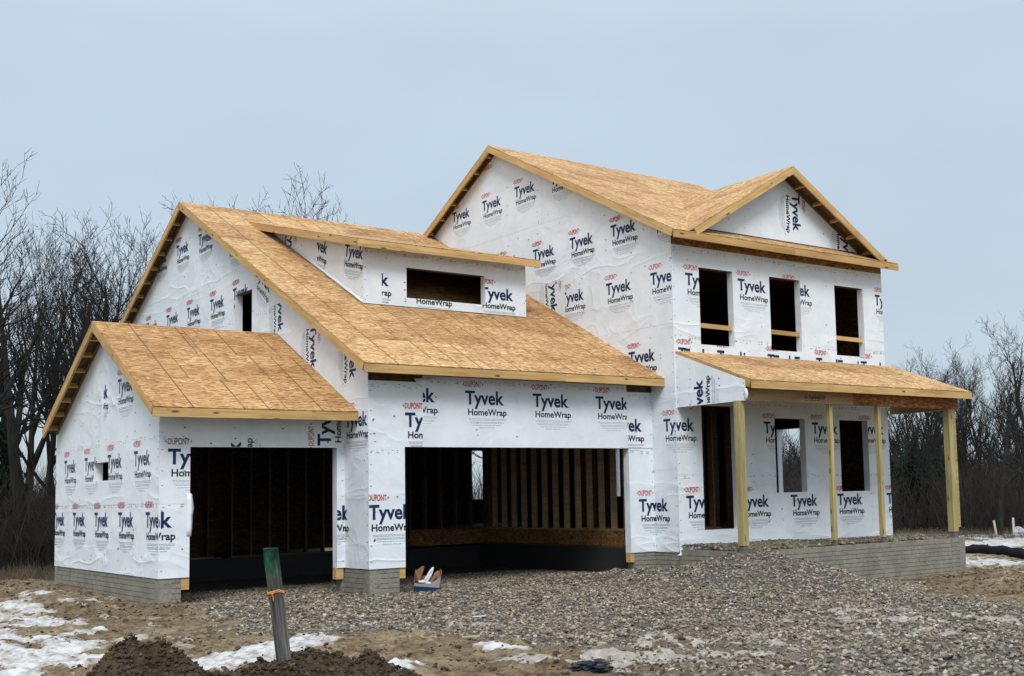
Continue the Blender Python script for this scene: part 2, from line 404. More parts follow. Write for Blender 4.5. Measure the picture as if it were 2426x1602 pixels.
class Wall:
    """a wall plane: O at the plane's zero, Rv the direction one reads in; u along Rv, v up; holes (u0,u1,v0,v1); hp half planes a*u+b*v<=c"""
    def __init__(s, O, Rv, rects, holes=(), hp=()):
        s.O = Vector(O); s.R = Vector(Rv); s.Z = Vector((0, 0, 1)); s.N = s.R.cross(s.Z)
        s.rects, s.holes, s.hp = rects, list(holes), list(hp)
        s.wrap_obj = None
    def mat(s, off): return frame_matrix(s.O + s.N*off, s.R, s.Z, s.N)
    def cells(s, u0, u1, v0, v1, holes):
        us = sorted({u0, u1} | {x for h in holes for x in h[:2] if u0 < x < u1})
        vv = sorted({v0, v1} | {x for h in holes for x in h[2:] if v0 < x < v1})
        V = [(a, b) for b in vv for a in us]; F = []; n = len(us)
        for j in range(len(vv)-1):
            for i in range(n-1):
                cu, cv = (us[i]+us[i+1])/2, (vv[j]+vv[j+1])/2
                if any(h[0] < cu < h[1] and h[2] < cv < h[3] for h in holes): continue
                F.append((j*n+i, j*n+i+1, (j+1)*n+i+1, (j+1)*n+i))
        return V, F
    def slab(s, name, rect, off, th, mat, hp=None, parent=house, holes=None):
        V, F = s.cells(*rect, s.holes if holes is None else holes)
        bm = bmesh.new(); vs_ = [bm.verts.new((a, b, 0)) for a, b in V]
        for f in F: bm.faces.new([vs_[i] for i in f])
        bmesh.ops.delete(bm, geom=[v for v in bm.verts if not v.link_faces], context='VERTS')
        clip(bm, s.hp if hp is None else hp)
        if not bm.faces: bm.free(); return None
        ex = bmesh.ops.extrude_face_region(bm, geom=bm.faces[:])
        bmesh.ops.translate(bm, verts=[g for g in ex['geom'] if isinstance(g, bmesh.types.BMVert)], vec=(0, 0, -th))
        bmesh.ops.recalc_face_normals(bm, faces=bm.faces)
        me = bpy.data.meshes.new(name); bm.to_mesh(me); bm.free(); me.materials.append(mat)
        o = link(bpy.data.objects.new(name, me), parent); o.matrix_basis = s.mat(off); return o
    def inside(s, u, v):
        return any(r[0] <= u <= r[1] and r[2] <= v <= r[3] for r in s.rects) and \
            not any(h[0] < u < h[1] and h[2] < v < h[3] for h in s.holes) and all(a*u+b*v <= c for a, b, c in s.hp)
    def logo(s, u, v, rot=0, clipr=None, parent=None, off=.0105):
        a = R(rot); ca, sa = math.cos(a), math.sin(a)
        mm = s.mat(off) @ Matrix.Translation((u, v, 0)) @ Matrix.Rotation(a, 4, 'Z')
        cs = [(u+x*ca-y*sa, v+x*sa+y*ca) for x in LBB[:2] for y in LBB[2:]]
        bb = (min(c[0] for c in cs), max(c[0] for c in cs), min(c[1] for c in cs), max(c[1] for c in cs))
        r = clipr or (-99, 99, -99, 99)
        hull = (min(q[0] for q in s.rects), max(q[1] for q in s.rects), min(q[2] for q in s.rects), max(q[3] for q in s.rects))
        r = (max(r[0], hull[0]), min(r[1], hull[1]), max(r[2], hull[2]), min(r[3], hull[3]))
        need = bb[0] < r[0] or bb[1] > r[1] or bb[2] < r[2] or bb[3] > r[3] or any(a_*c[0]+b_*c[1] > cc for a_, b_, cc in s.hp for c in cs)
        hs = [h for h in s.holes if h[0] < bb[1] and h[1] > bb[0] and h[2] < bb[3] and h[3] > bb[2]]
        parent = parent or s.wrap_obj
        pm = parent.matrix_basis.inverted()
        if not need and not hs:
            o = link(bpy.data.objects.new('printed_logo', logo_me), parent); o.matrix_basis = pm @ mm; return o
        def base():
            bm = bmesh.new(); bm.from_mesh(logo_me)
            bm.transform(Matrix.Translation((u, v, 0)) @ Matrix.Rotation(a, 4, 'Z'))
            clip(bm, s.hp + [(-1, 0, -r[0]), (1, 0, r[1]), (0, -1, -r[2]), (0, 1, r[3])]); return bm
        pieces = [[]]
        for h in hs:
            new = []
            for p in pieces:
                new += [p+[(1, 0, h[0])], p+[(-1, 0, -h[1])], p+[(-1, 0, -h[0]), (1, 0, h[1]), (0, 1, h[2])], p+[(-1, 0, -h[0]), (1, 0, h[1]), (0, -1, -h[3])]]
            pieces = new
        outbm = bmesh.new()
        b0 = base(); tmp = bpy.data.meshes.new('tmp'); b0.to_mesh(tmp); b0.free()
        for p in pieces:
            bm = bmesh.new(); bm.from_mesh(tmp); clip(bm, p)
            t2 = bpy.data.meshes.new('tmp2'); bm.to_mesh(t2); bm.free()
            outbm.from_mesh(t2); bpy.data.meshes.remove(t2)
        bpy.data.meshes.remove(tmp)
        if not outbm.faces: outbm.free(); return None
        me = bpy.data.meshes.new('printed_logo'); outbm.to_mesh(me); outbm.free()
        for k in LMATS: me.materials.append(k)
        o = link(bpy.data.objects.new('printed_logo', me), parent); o.matrix_basis = pm @ s.mat(off); return o
    def staples(s, n, rects=None, off=.011):
        mb = MB(); rs = rects or s.rects
        tot = sum((r[1]-r[0])*(r[3]-r[2]) for r in rs)
        for r in rs:
            k = int(n*(r[1]-r[0])*(r[3]-r[2])/tot)
            for _ in range(k):
                u = random.uniform(r[0], r[1]); v = random.uniform(r[2], r[3])
                u = round(u/.405)*.405+random.uniform(-.03, .03)
                if not s.inside(u, v) or not s.inside(u-.05, v-.05): continue
                w_ = random.choice((.008, .011, .016))
                mb.box(u-w_, u+w_, v-w_*.7, v+w_*.7, off-.004, off)
        for r in rs:       # rows along the side edges
            for e_ in (r[0]+.04, r[1]-.04):
                v = r[2]+.1
                while v < r[3]:
                    if s.inside(e_, v): mb.box(e_-.012, e_+.012, v-.006, v+.006, off-.004, off)
                    v += random.uniform(.18, .4)
        o = mb.build('staples', M['staple'], s.wrap_obj); o.matrix_basis = s.wrap_obj.matrix_basis.inverted() @ s.mat(0); o['kind'] = 'stuff'
    def reveals(s, h, depth=.15, bottom=True, top=True):
        """wrap folded into an opening: jambs, sill, header"""
        u0, u1, v0, v1 = h; d0 = .004; t_ = .012
        def bx_(nm, a0, a1, b0, b1, mt):
            me = mesh_data(nm, boxv(a0, a1, b0, b1, -depth, d0), BOXF, [mt]); o = link(bpy.data.objects.new(nm, me), house); o.matrix_basis = s.mat(0); return o
        bx_('window_jamb', u0-t_, u0+.001, v0, v1, M['wrap']); bx_('window_jamb', u1-.001, u1+t_, v0, v1, M['wrap'])
        if bottom: bx_('window_sill', u0, u1, v0-t_, v0+.001, M['wrap'])
        if top: bx_('window_header', u0, u1, v1-.001, v1+t_, M['joist'])
def clip(bm, hps):
    for a, b, c in hps:
        n2 = a*a+b*b
        bmesh.ops.bisect_plane(bm, geom=bm.verts[:]+bm.edges[:]+bm.faces[:], dist=1e-6, plane_co=(a*c/n2, b*c/n2, 0), plane_no=(a, b, 0), clear_outer=True)

def wrapped(w, sheets, logos, nst):
    """sheathing + wrap sheets + prints. sheets: (u0,u1,v0,v1,offset)"""
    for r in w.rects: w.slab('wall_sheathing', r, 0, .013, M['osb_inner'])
    obs = []
    for (a, b, c, d, off) in sheets:
        o = w.slab('house_wrap', (a, b, c, d), off, .002, M['wrap'])
        if o: obs.append(o)
    w.wrap_obj = obs[0]
    for L in logos: w.logo(*L[:2], **(L[2] if len(L) > 2 else {}))
    w.staples(nst)
    mb = MB()      # a faint line of small print runs along each lap
    for (a, b, c, d, off) in sheets:
        if d-c < .5 or d < 1 or d > 6: continue
        u = a+.05
        while u < b-.05:
            l_ = random.uniform(.02, .07)
            for vv_ in (d-.10, d-.065):
                if w.inside(u, vv_) and w.inside(u+l_, vv_) and random.random() < .6: q = vv_+random.uniform(-.01, .01); mb.box(u, u+l_, q-.006, q+.006, .0098, .0108)
            u += l_+random.uniform(.03, .09)
    if mb.v: o = mb.build('lap_print', M['grey'], w.wrap_obj); o.matrix_basis = w.wrap_obj.matrix_basis.inverted() @ w.mat(0); o['kind'] = 'stuff'

# ------------------------------------------------------------------ main dimensions (from the photograph)
XA0, XB0, XC1 = -9.285, -6.169, 6.354
YA, YAR, YB, YCR, YBR = 1.597, 7.80, .71, 12.14, 16.0
A_E, A_ZE, A_P, A_ZP = 1.048, 2.601, 4.436, 4.332; sA = (A_ZP-A_ZE)/(A_P-A_E)
B_E, B_ZE, B_P, B_ZP = .294, 3.342, 9.347, 7.909; sB = (B_ZP-B_ZE)/(B_P-B_E)
C_E, C_ZE, C_P, C_ZP = -.404, 6.146, 6.071, 9.399; sC = (C_ZP-C_ZE)/(C_P-C_E)
XAo, XBo, XCo, XCr = -9.563, -6.433, -.262, 6.494
G_X, G_Z, G_L, G_ZE = 3.146, 7.90, .172, 6.176; sG = (G_Z-G_ZE)/(G_X-G_L)
DY, DX0, DX1, D_E, D_ZE, D_T = 3.273, -4.95, -1.196, 2.92, 6.02, 8.3; sD = .2545
P_E, P_ZE, P_ZT, PX0, PX1 = -2.046, 3.115, 3.855, .03, 6.622; sP = (P_ZT-P_ZE)/(-P_E)
ROOFB = lambda y: B_ZE+sB*(y-B_E)
LR = (0, -1, 0); FR = (1, 0, 0)       # reading directions: left walls run towards -Y
def rake_hp(E, ZE, P, ZP, s_, d=.045):   # u=-y
    return [(s_, 1, ZE-s_*E-d), (-s_, 1, ZP+s_*P-d)]

# --- garage bay A (small)
wAl = Wall((XA0, 0, 0), LR, [(-YAR, -YA, 0, 4.5)], [(-5.19, -4.28, 1.56, 1.88)], rake_hp(A_E, A_ZE, A_P, A_ZP, sA))
zA1, zA2 = .775, 1.76
wrapped(wAl, [(-YAR, -YA+.006, -.01, 1.20, .006), (-YAR, -YA+.006, 1.14, 2.26, .009), (-YAR, -4.44, 2.20, 4.5, .006), (-4.46, -YA+.006, 2.20, 4.5, .0085)],
    [(-7.92, zA1), (-6.51, zA1), (-5.08, zA1), (-3.67, zA1), (-2.21, zA1), (-8.60, zA2), (-7.18, zA2), (-5.77, zA2), (-4.33, zA2), (-2.85, zA2),
     (-3.79, 3.02, dict(clipr=(-4.44, 0, 2.26, 9))), (-5.20, 3.0, dict(clipr=(-4.62, 0, 2.26, 9)))], 120)
wAl.reveals(wAl.holes[0])
wAf = Wall((0, YA, 0), FR, [(XA0, XB0, 0, 2.75)], [(-8.811, -6.312, -.1, 2.015)])
wrapped(wAf, [(XA0-.006, -8.811, -.012, 1.18, .006), (XA0-.006, -8.811, 1.13, 2.24, .009), (-6.312, XB0, -.01, 2.3, .006), (XA0-.006, XB0, 2.015, 2.6, .0105)],
    [(XA0-.613, zA1), (-9.16, 1.75, dict(clipr=(XA0, 0, 0, 2.2))), (-8.0, 1.30, dict(rot=90, clipr=(XA0, XB0, 2.02, 2.45))),
     (-6.43, 2.05, dict(rot=90, clipr=(-6.85, XB0, 2.0, 2.47))), (-6.86, .80)], 40)
# --- garage bay B (large)
gw = (-6.60, -5.70, 4.40, 5.385)
wBl = Wall((XB0, 0, 0), LR, [(-YBR, -YB, 0, 8.0)], [gw, (-7.79, -1.75, -.1, 2.3)], rake_hp(B_E, B_ZE, B_P, B_ZP, sB))
wrapped(wBl, [(-YA-.001, -YB+.006, -.01, 2.52, .006), (-YBR, -YB+.006, 2.45, 4.9, .009), (-YBR, -5.45, 4.85, 8, .0065), (-5.47, -YB+.006, 4.85, 8, .0095)],
    [(-11.76, 6.85), (-10.25, 6.84), (-8.79, 6.83), (-12.4, 5.3), (-10.9, 5.3), (-9.5, 5.28), (-8.04, 5.26), (-6.72, 5.30), (-5.50, 5.62, dict(rot=-33, clipr=(-5.44, 0, 4.9, 9))),
     (-6.95, 6.42, dict(clipr=(-6.9, -6.2, 5.4, 9))), (-2.93, 4.30, dict(rot=-90)), (-1.37, 3.98, dict(rot=-90)), (-4.4, 5.15, dict(rot=-90, clipr=(-5, -4.1, 4.2, 4.9))),
     (-2.29, .80), (-1.54, 2.36)], 150)
wBl.reveals(gw)
XD0, XD1 = -5.499, -.619
wBf = Wall((0, YB, 0), FR, [(XB0, -.001, 0, 3.42)], [(XD0, XD1, -.1, 1.995)])
wrapped(wBf, [(XB0-.006, XD0, -.012, 2.0, .006), (XB0-.006, -5.14, 1.99, 3.10, .0055), (-5.15, -.64, 1.995, 3.215, .009), (XD1, -.001, -.01, 2.0, .006), (-.65, -.001, 1.99, 3.09, .006)],
    [(-5.49, 2.34, dict(clipr=(-9, -5.155, 0, 9))), (-5.72, 2.77, dict(clipr=(-5.145, 0, 0, 9))), (-4.30, 2.755), (-2.86, 2.75), (-1.41, 2.745, dict(clipr=(-9, -.65, 0, 9))),
     (-1.09, 2.33, dict(clipr=(-.635, 0, 0, 9))), (-6.18, .80), (-.40, .775)], 90)
# --- main block C
wCl = Wall((0, 0, 0), LR, [(-YCR, 0, 0, 9.6)], [], rake_hp(C_E, C_ZE, C_P, C_ZP, sC))
hpF = wCl.hp + [(-sB, -1, -(B_ZE-sB*B_E)+.10)]           # above the garage roof's front slope
hpR = wCl.hp + [(sB, -1, -(B_ZP+sB*B_P)+.10)]
S_ = [((-YB, .0, 0, 9.6), wCl.hp), ((-B_P, -YB, 0, 9.6), hpF), ((-YCR, -B_P, 0, 9.6), hpR)]
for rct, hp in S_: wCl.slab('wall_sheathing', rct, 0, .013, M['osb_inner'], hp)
first = None
for (v0, v1, off) in ((-.015, 1.6, .006), (1.56, 3.10, .009), (3.05, 4.45, .006), (4.40, 5.85, .009), (5.80, 7.25, .006), (7.20, 9.6, .009)):
    for rct, hp in S_:
        o = wCl.slab('house_wrap', (rct[0], rct[1]+(.006 if rct[1] == 0 else 0), v0, v1), off, .002, M['wrap'], hp)
        if o and first is None: first = o
wCl.wrap_obj = first
full = wCl.hp; 
def cl_logo(u, v, **k):
    wCl.hp = hpF if u > -B_P else hpR
    if u > -YB-.02 or 'clipr' in k and k['clipr'][0] == -YB: wCl.hp = full
    wCl.logo(u, v, **k); wCl.hp = full
for u, v in [(-8.15, 7.98), (-6.76, 7.98), (-5.37, 8.02), (-3.93, 8.0), (-7.52, 6.43), (-6.1, 6.43), (-4.67, 6.42), (-3.27, 6.43), (-1.85, 6.43), (-.44, 6.43),
             (-2.05, 5.24), (-.63, 5.23), (-1.37, 3.73), (-2.8, 3.75), (-9.6, 8.0), (-.36, 2.31)]: cl_logo(u, v)
cl_logo(-3.63, 5.27, clipr=(-3.49, 0, 0, 9)); cl_logo(-4.02, 5.95, rot=-90, clipr=(-4.6, -3.49, 5.0, 5.8)); cl_logo(-1.11, .775, clipr=(-YB, 0, 0, 9))
cl_logo(-6.33, 9.35, rot=180)
cl_logo(-5.02, 4.62, rot=8)
wCl.rects = [(-6, 0, 5.9, 9.6), (-YB, 0, 0, 6), (-3, 0, 4.9, 6)]; wCl.staples(130); wCl.rects = [(-YCR, 0, 0, 9.6)]
W1, W2, W3 = (.71, 1.639, 4.018, 5.558), (2.702, 3.634, 4.018, 5.558), (4.734, 5.683, 4.018, 5.558)
L0, L1, L2 = (.655, 1.60, .38, 2.81), (2.70, 3.62, 1.07, 2.60), (4.71, 5.65, 1.06, 2.60)
wCf = Wall((0, 0, 0), FR, [(0, XC1, 0, 6.33)], [W1, W2, W3, L0, L1, L2])
wrapped(wCf, [(-.006, XC1, -.012, 1.5, .006), (-.006, XC1, 1.46, 2.95, .009), (-.006, XC1, 2.9, 4.22, .006), (-.006, XC1, 4.18, 5.955, .009)],
    [(-.36, 2.31), (.34, 5.18), (1.78, 5.20), (3.13, 5.24), (4.62, 5.24, dict(clipr=(5.75, 9, 0, 9))), (6.08, 5.23, dict(clipr=(6.1, 9, 0, 9))),
     (.10, 3.69), (1.14, 3.69), (2.57, 3.69), (4.05, 3.69), (5.52, 3.69), (.19, .82), (1.64, .80), (3.10, .785), (4.55, .78), (6.20, .77), (2.38, 2.29), (3.83, 2.30), (5.38, 2.31), (-.99+1.9, 2.3)], 140)
for h in (W1, W2, W3, L1, L2): wCf.reveals(h)
wCf.reveals(L0)
for h in (W1, W2, W3):
    board('window_brace', (h[0]+.005, -.02, 4.41), (h[1]-.005, -.02, 4.41-.01), (0, 0, 1), .09, .038, M['pine'], house).location.y = .06
# right and rear walls of the main block
RW1, RW2 = (2.2, 3.26, 1.05, 2.60), (9.42, 9.62, 1.05, 2.42)
wCr = Wall((XC1, 0, 0), (0, 1, 0), [(0, YCR, 0, 9.6)], [RW1, RW2], [(-sC, 1, C_ZE-sC*C_E-.045), (sC, 1, C_ZP+sC*C_P-.045)])
wCr.slab('wall_sheathing', (0, YCR, 0, 9.6), 0, .013, M['osb_inner'])
o = wCr.slab('house_wrap', (-.006, YCR, -.01, 9.6), .006, .002, M['wrap']); wCr.wrap_obj = o
wCr.reveals(RW1); wCr.reveals(RW2)
BW = (-3.62, -2.86, 1.06, 2.45)
wCb = Wall((0, YCR, 0), (-1, 0, 0), [(-XC1, 0, 0, 6.2)], [BW])
wCb.slab('wall_sheathing', (-XC1, 0, 0, 6.2), 0, .013, M['osb_inner']); wCb.wrap_obj = wCb.slab('house_wrap', (-XC1, 0, -.01, 6.1), .006, .002, M['wrap'])
wCb.reveals(BW)
wBb = Wall((0, YBR, 0), (-1, 0, 0), [(0, -XB0, 0, 4.4)], []); wBb.slab('wall_sheathing', (0, -XB0, 0, 4.4), 0, .013, M['osb_inner']); wBb.slab('house_wrap', (0, -XB0, 0, 4.4), .006, .002, M['wrap'])
wBr = Wall((0, 0, 0), (0, 1, 0), [(YCR, YBR, 0, 8)], [], [(sB, 1, B_ZP+sB*B_P-.05)]); wBr.slab('wall_sheathing', (YCR, YBR, 0, 8), 0, .013, M['osb_inner']); wBr.slab('house_wrap', (YCR, YBR, 0, 8), .006, .002, M['wrap'])
wAb = Wall((0, YAR, 0), (-1, 0, 0), [(-XB0, -XA0, 0, 2.65)], []); wAb.slab('wall_sheathing', (-XB0, -XA0, 0, 2.65), 0, .013, M['osb_inner']); wAb.slab('house_wrap', (-XB0, -XA0, 0, 2.65), .006, .002, M['wrap'])
# --- front gable over the main block
wG = Wall((0, 0, 0), FR, [(.3, 6.05, 6.33, 8)], [], [(-sG, 1, G_ZE-sG*G_L-.05), (sG, 1, G_Z+sG*G_X-.05)])
wrapped(wG, [(.3, 6.05, 6.37, 8, .006)], [(3.50, 7.43, dict(rot=-90)), (5.09, 6.85, dict(rot=-90))], 26)
# --- dormer
dh = (-4.02, -2.21, 5.03, 5.63)
wDf = Wall((0, DY, 0), FR, [(DX0, DX1, ROOFB(DY)-.02, 5.98)], [dh])
wrapped(wDf, [(DX0-.006, DX1, ROOFB(DY)+.012, 5.95, .006)],
    [(-5.22, 5.23, dict(clipr=(-4.56, 0, 0, 9))), (-2.33, 5.17), (-3.86, 5.135, dict(clipr=(-9, 9, 0, 5.03)))], 26)
wDf.reveals(dh)
# dormer interior is closed off by its own dark cheeks
wDl = Wall((DX0, 0, 0), LR, [(-D_T, -DY, 4.7, 7.5)], [], [(sD, 1, D_ZE-sD*D_E-.04), (-sB, -1, -(B_ZE-sB*B_E)-.005)])
wrapped(wDl, [(-D_T, -DY+.006, 4.7, 7.5, .006)],
    [(-4.06, 5.90, dict(rot=-14)), (-6.73, 6.95, dict(rot=-90)), (-5.62, 6.35, dict(rot=-20, clipr=(-5.3, 0, 0, 6.40)))], 26)
wDr = Wall((DX1, 0, 0), (0, 1, 0), [(DY, D_T, 4.7, 7.5)], [], [(-sD, 1, D_ZE-sD*D_E-.04), (sB, -1, -(B_ZE-sB*B_E)-.005)])
wDr.slab('wall_sheathing', (DY, D_T, 4.7, 7.5), 0, .013, M['osb_inner']); wDr.slab('house_wrap', (DY, D_T, 4.7, 7.5), .006, .002, M['wrap'])
# --- porch side panel
wPs = Wall((.03, 0, 0), LR, [(.0, 1.87, 2.76, 3.9)], [], [(sP, 1, P_ZT-.06)])
wrapped(wPs, [(.008, 1.87, 2.75, 3.9, .006)], [(.745, 2.42, dict(rot=90, clipr=(.05, 1.8, 2.77, 3.4)))], 12)

# ------------------------------------------------------------------ roofs
_pc = {}
def roof_slope(O, Rv, S, Lr, Ls, mat=None, stag=0.0, thin=False, name='roof_panel'):
    O = Vector(O); X = Vector(Rv).normalized(); Y = Vector(S).normalized(); Z = X.cross(Y)
    if thin:
        me = mesh_data('roof_deck_and_backing', boxv(0, Lr, 0, Ls, -.016, 0), BOXF, [M['osb']]); o = link(bpy.data.objects.new('roof_deck_and_backing', me), house); o.matrix_basis = frame_matrix(O, X, Y, Z)
        me = mesh_data('roof_deck_and_backing', boxv(.02, Lr-.02, .02, Ls-.02, -.024, -.0165), BOXF, [M['joist']]); o = link(bpy.data.objects.new('roof_deck_and_backing', me), house); o.matrix_basis = frame_matrix(O, X, Y, Z); return  # extra dark sheet below: shade of the underside given as colour
    me = mesh_data('roof_deck_and_backing', boxv(.02, Lr-.02, .02, Ls-.004, -.024, -.015), BOXF, [M['joist']])  # dark backing sheet added so no light leaks through the panel gaps
    o = link(bpy.data.objects.new('roof_deck_and_backing', me), house); o.matrix_basis = frame_matrix(O, X, Y, Z)
    y = 0; row = 0; g = .006
    while y < Ls-.02:
        y1 = min(y+1.22, Ls); x = 0; firstw = (2.44, 1.22, 1.83)[row % 3] - stag
        while x < Lr-.02:
            w_ = firstw if x == 0 else 2.44
            x1 = min(x+w_, Lr)
            if Lr-x1 < .15: x1 = Lr
            mt = mat or M['osb']; a = (round(x1-x, 3), round(y1-y, 3), mt.name)
            if a not in _pc:
                _pc[a] = mesh_data('roof_panel', boxv(g, a[0]-g, .0015, a[1]-.0015, -.0145, 0), BOXF, [mt])
            p = link(bpy.data.objects.new(name, _pc[a]), house)
            p.matrix_basis = frame_matrix(O+X*x+Y*y+Z*random.uniform(-.0015, .0015), X, Y, Z)
            x = x1
        y = y1; row += 1
def slope(s_, run): return math.hypot(run, s_*run)
roof_slope((XAo, A_E, A_ZE), (1, 0, 0), (0, 1, sA), XB0-XAo, slope(sA, A_P-A_E), mat=M['osb_a'], stag=.3)
roof_slope((XB0, 2*A_P-A_E, A_ZE), (-1, 0, 0), (0, -1, sA), XB0-XAo, slope(sA, A_P-A_E), thin=True)
roof_slope((XBo, B_E, B_ZE), (1, 0, 0), (0, 1, sB), -XBo, slope(sB, B_P-B_E))
roof_slope((0, 16.4, B_ZP-sB*(16.4-B_P)), (-1, 0, 0), (0, -1, sB), -XBo, slope(sB, 16.4-B_P), thin=True)
roof_slope((XCo, C_E, C_ZE), (1, 0, 0), (0, 1, sC), XCr-XCo, slope(sC, C_P-C_E), stag=.2)
roof_slope((XCr, 2*C_P-C_E, C_ZE), (-1, 0, 0), (0, -1, sC), XCr-XCo, slope(sC, C_P-C_E), thin=True)
yv = C_E+(G_Z-C_ZE)/sC
roof_slope((G_L, yv+.02, G_ZE), (0, -1, 0), (1, 0, sG), yv+.02-C_E, slope(sG, G_X-G_L))
roof_slope((2*G_X-G_L, C_E, G_ZE), (0, 1, 0), (-1, 0, sG), yv+.02-C_E, slope(sG, G_X-G_L))
roof_slope((DX0-.28, D_E, D_ZE), (1, 0, 0), (0, 1, sD), (-1.04)-(DX0-.28), slope(sD, D_T-D_E), stag=.5)
roof_slope((PX0, P_E, P_ZE), (1, 0, 0), (0, 1, sP), PX1-PX0, slope(sP, -P_E)-.004, stag=.1)

FW = .138
def fascia(x0, x1, y, z, cuts=()):
    xs = [x0]+list(cuts)+[x1]
    for a, b in zip(xs[:-1], xs[1:]):
        board('fascia_board', (a+.0015, y+.02, z-.017-FW/2), (b-.0015, y+.02, z-.017-FW/2), (0, 0, 1), FW, .038, M['pine'], house)
def rake(x, wx, y0, z0, y1, z1, blocks=.52, trim=0.0, side=-1, cut=None):
    """barge board on the overhang at x, an inner board on the wall wx, lookout blocks between them"""
    a = Vector((0, y0, z0)); b = Vector((0, y1, z1)); d = (b-a).normalized(); n = Vector((1, 0, 0)).cross(d)
    if n.z < 0: n = -n
    L = (b-a).length
    ce = -.017-FW/2
    pts = [0]+([cut] if cut else [])+[L-trim]
    for q0, q1 in zip(pts[:-1], pts[1:]):
        p0 = a+d*(q0+.001)+n*ce; p1 = a+d*(q1-.001)+n*ce
        board('rake_board', (x-side*.019, p0.y, p0.z), (x-side*.019, p1.y, p1.z), n, FW, .038, M['pine'], house)
    if wx is None: return
    iw = .085
    p0 = a+d*.06+n*(-.026-iw/2); p1 = a+d*(L-.03)+n*(-.026-iw/2)
    board('ladder_board', (wx+side*.03, p0.y, p0.z), (wx+side*.03, p1.y, p1.z), n, iw, .038, M['joist'], house)
    t_ = .25
    while t_ < L-.1:
        p = a+d*t_+n*(-.026-.045)
        board('lookout_block', (x-side*.04, p.y, p.z), (wx+side*.05, p.y, p.z), d, .038, .088, M['pine'], house)
        t_ += blocks
fascia(XAo, XB0, A_E, A_ZE)
rake(XAo, XA0, A_E+.04, A_ZE+.04*sA, A_P, A_ZP); rake(XAo+.002, XA0, 2*A_P-A_E, A_ZE, A_P, A_ZP, trim=.02)
fascia(XBo, 0, B_E, B_ZE, (-2.4,))
rake(XBo, XB0, B_E+.04, B_ZE+.04*sB, B_P, B_ZP, cut=4.6); rake(XBo+.002, XB0, 16.4, B_ZP-sB*(16.4-B_P), B_P, B_ZP, trim=.02, blocks=.58)
fascia(XCo, XCr, C_E, C_ZE, (3.1,))
rake(XCo, 0, C_E+.04, C_ZE+.04*sC, C_P, C_ZP, cut=3.9); rake(XCo+.002, 0, 2*C_P-C_E, C_ZE, C_P, C_ZP, trim=.02, blocks=.61)
rake(XCr, None, C_E+.04, C_ZE+.04*sC, C_P, C_ZP, side=1)
# front gable rakes (they run in X)
for sgn in (-1, 1):
    a = Vector((G_X+sgn*(G_X-G_L), 0, G_ZE)); b = Vector((G_X, 0, G_Z)); d = (b-a).normalized(); n = Vector((-d.z, 0, d.x))
    if n.z < 0: n = -n
    L = (b-a).length; ce = -.017-FW/2
    p0 = a+d*.10+n*ce; p1 = a+d*(L-(.0 if sgn < 0 else .03))+n*ce
    yy = C_E+.019+(.0 if sgn < 0 else .002)
    board('rake_board', (p0.x, yy, p0.z), (p1.x, yy, p1.z), n, FW, .038, M['pine'], house)
    p0 = a+d*.12+n*(-.07); p1 = a+d*(L-.05)+n*(-.07)
    board('ladder_board', (p0.x, -.03, p0.z), (p1.x, -.03, p1.z), n, .085, .038, M['joist'], house)
    t_ = .45
    while t_ < L-.1:
        p = a+d*t_+n*(-.071)
        board('lookout_block', (p.x, yy+.02, p.z), (p.x, -.05, p.z), d, .038, .088, M['pine'], house); t_ += .61
fascia(DX0-.28, -1.04, D_E, D_ZE, (-2.6,))
rake(DX0-.28, DX0, D_E+.04, D_ZE+.04*sD, D_T-.1, D_ZE+sD*(D_T-.1-D_E), blocks=.61, cut=2.4)
rake(-1.04, None, D_E+.04, D_ZE+.04*sD, D_T-.1, D_ZE+sD*(D_T-.1-D_E), side=1)
fascia(PX0-.0, PX1, P_E, P_ZE, (2.2, 4.7))
rake(PX0, None, P_E+.04, P_ZE+.04*sP, -.012, P_ZT-.012*sP); rake(PX1, None, P_E+.04, P_ZE+.04*sP, -.012, P_ZT-.012*sP, side=1)
# rafter tails and bare wall top under the eaves
def tails(x0, x1, yE, zE, yW, s_, step=.61):
    x = x0
    while x < x1:
        board('rafter_tail', (x, yE+.04, zE-.085+s_*.04), (x, yW-.003, zE-.085+s_*(yW-yE)), (0, 0, 1), .12, .038, M['joist'], house); x += step
tails(.15, XC1, C_E, C_ZE, -.012, sC); tails(XB0+.1, -.1, B_E, B_ZE, YB-.012, sB); tails(XA0+.1, XB0-.1, A_E, A_ZE, YA-.012, sA)
tails(PX0+.3, PX1-.1, P_E, P_ZE, -.012, sP)
box('frieze_strip', .02, XC1-.02, -.010, -.002, 5.957, 6.25, M['osb_dark'], house)
box('frieze_strip', XB0+.02, -.02, YB-.008, YB-.002, 3.218, 3.40, M['osb_dark'], house)
# slots cut for straps under the upper windows
for x_ in (.25, 1.28, 1.88, 2.75, 3.38, 4.13, 4.75, 5.4): 
    box('flashing_tab', x_, x_+random.choice((.04, .16)), -.016, -.0125, P_ZT+.012, P_ZT+.06, M['black'], house)

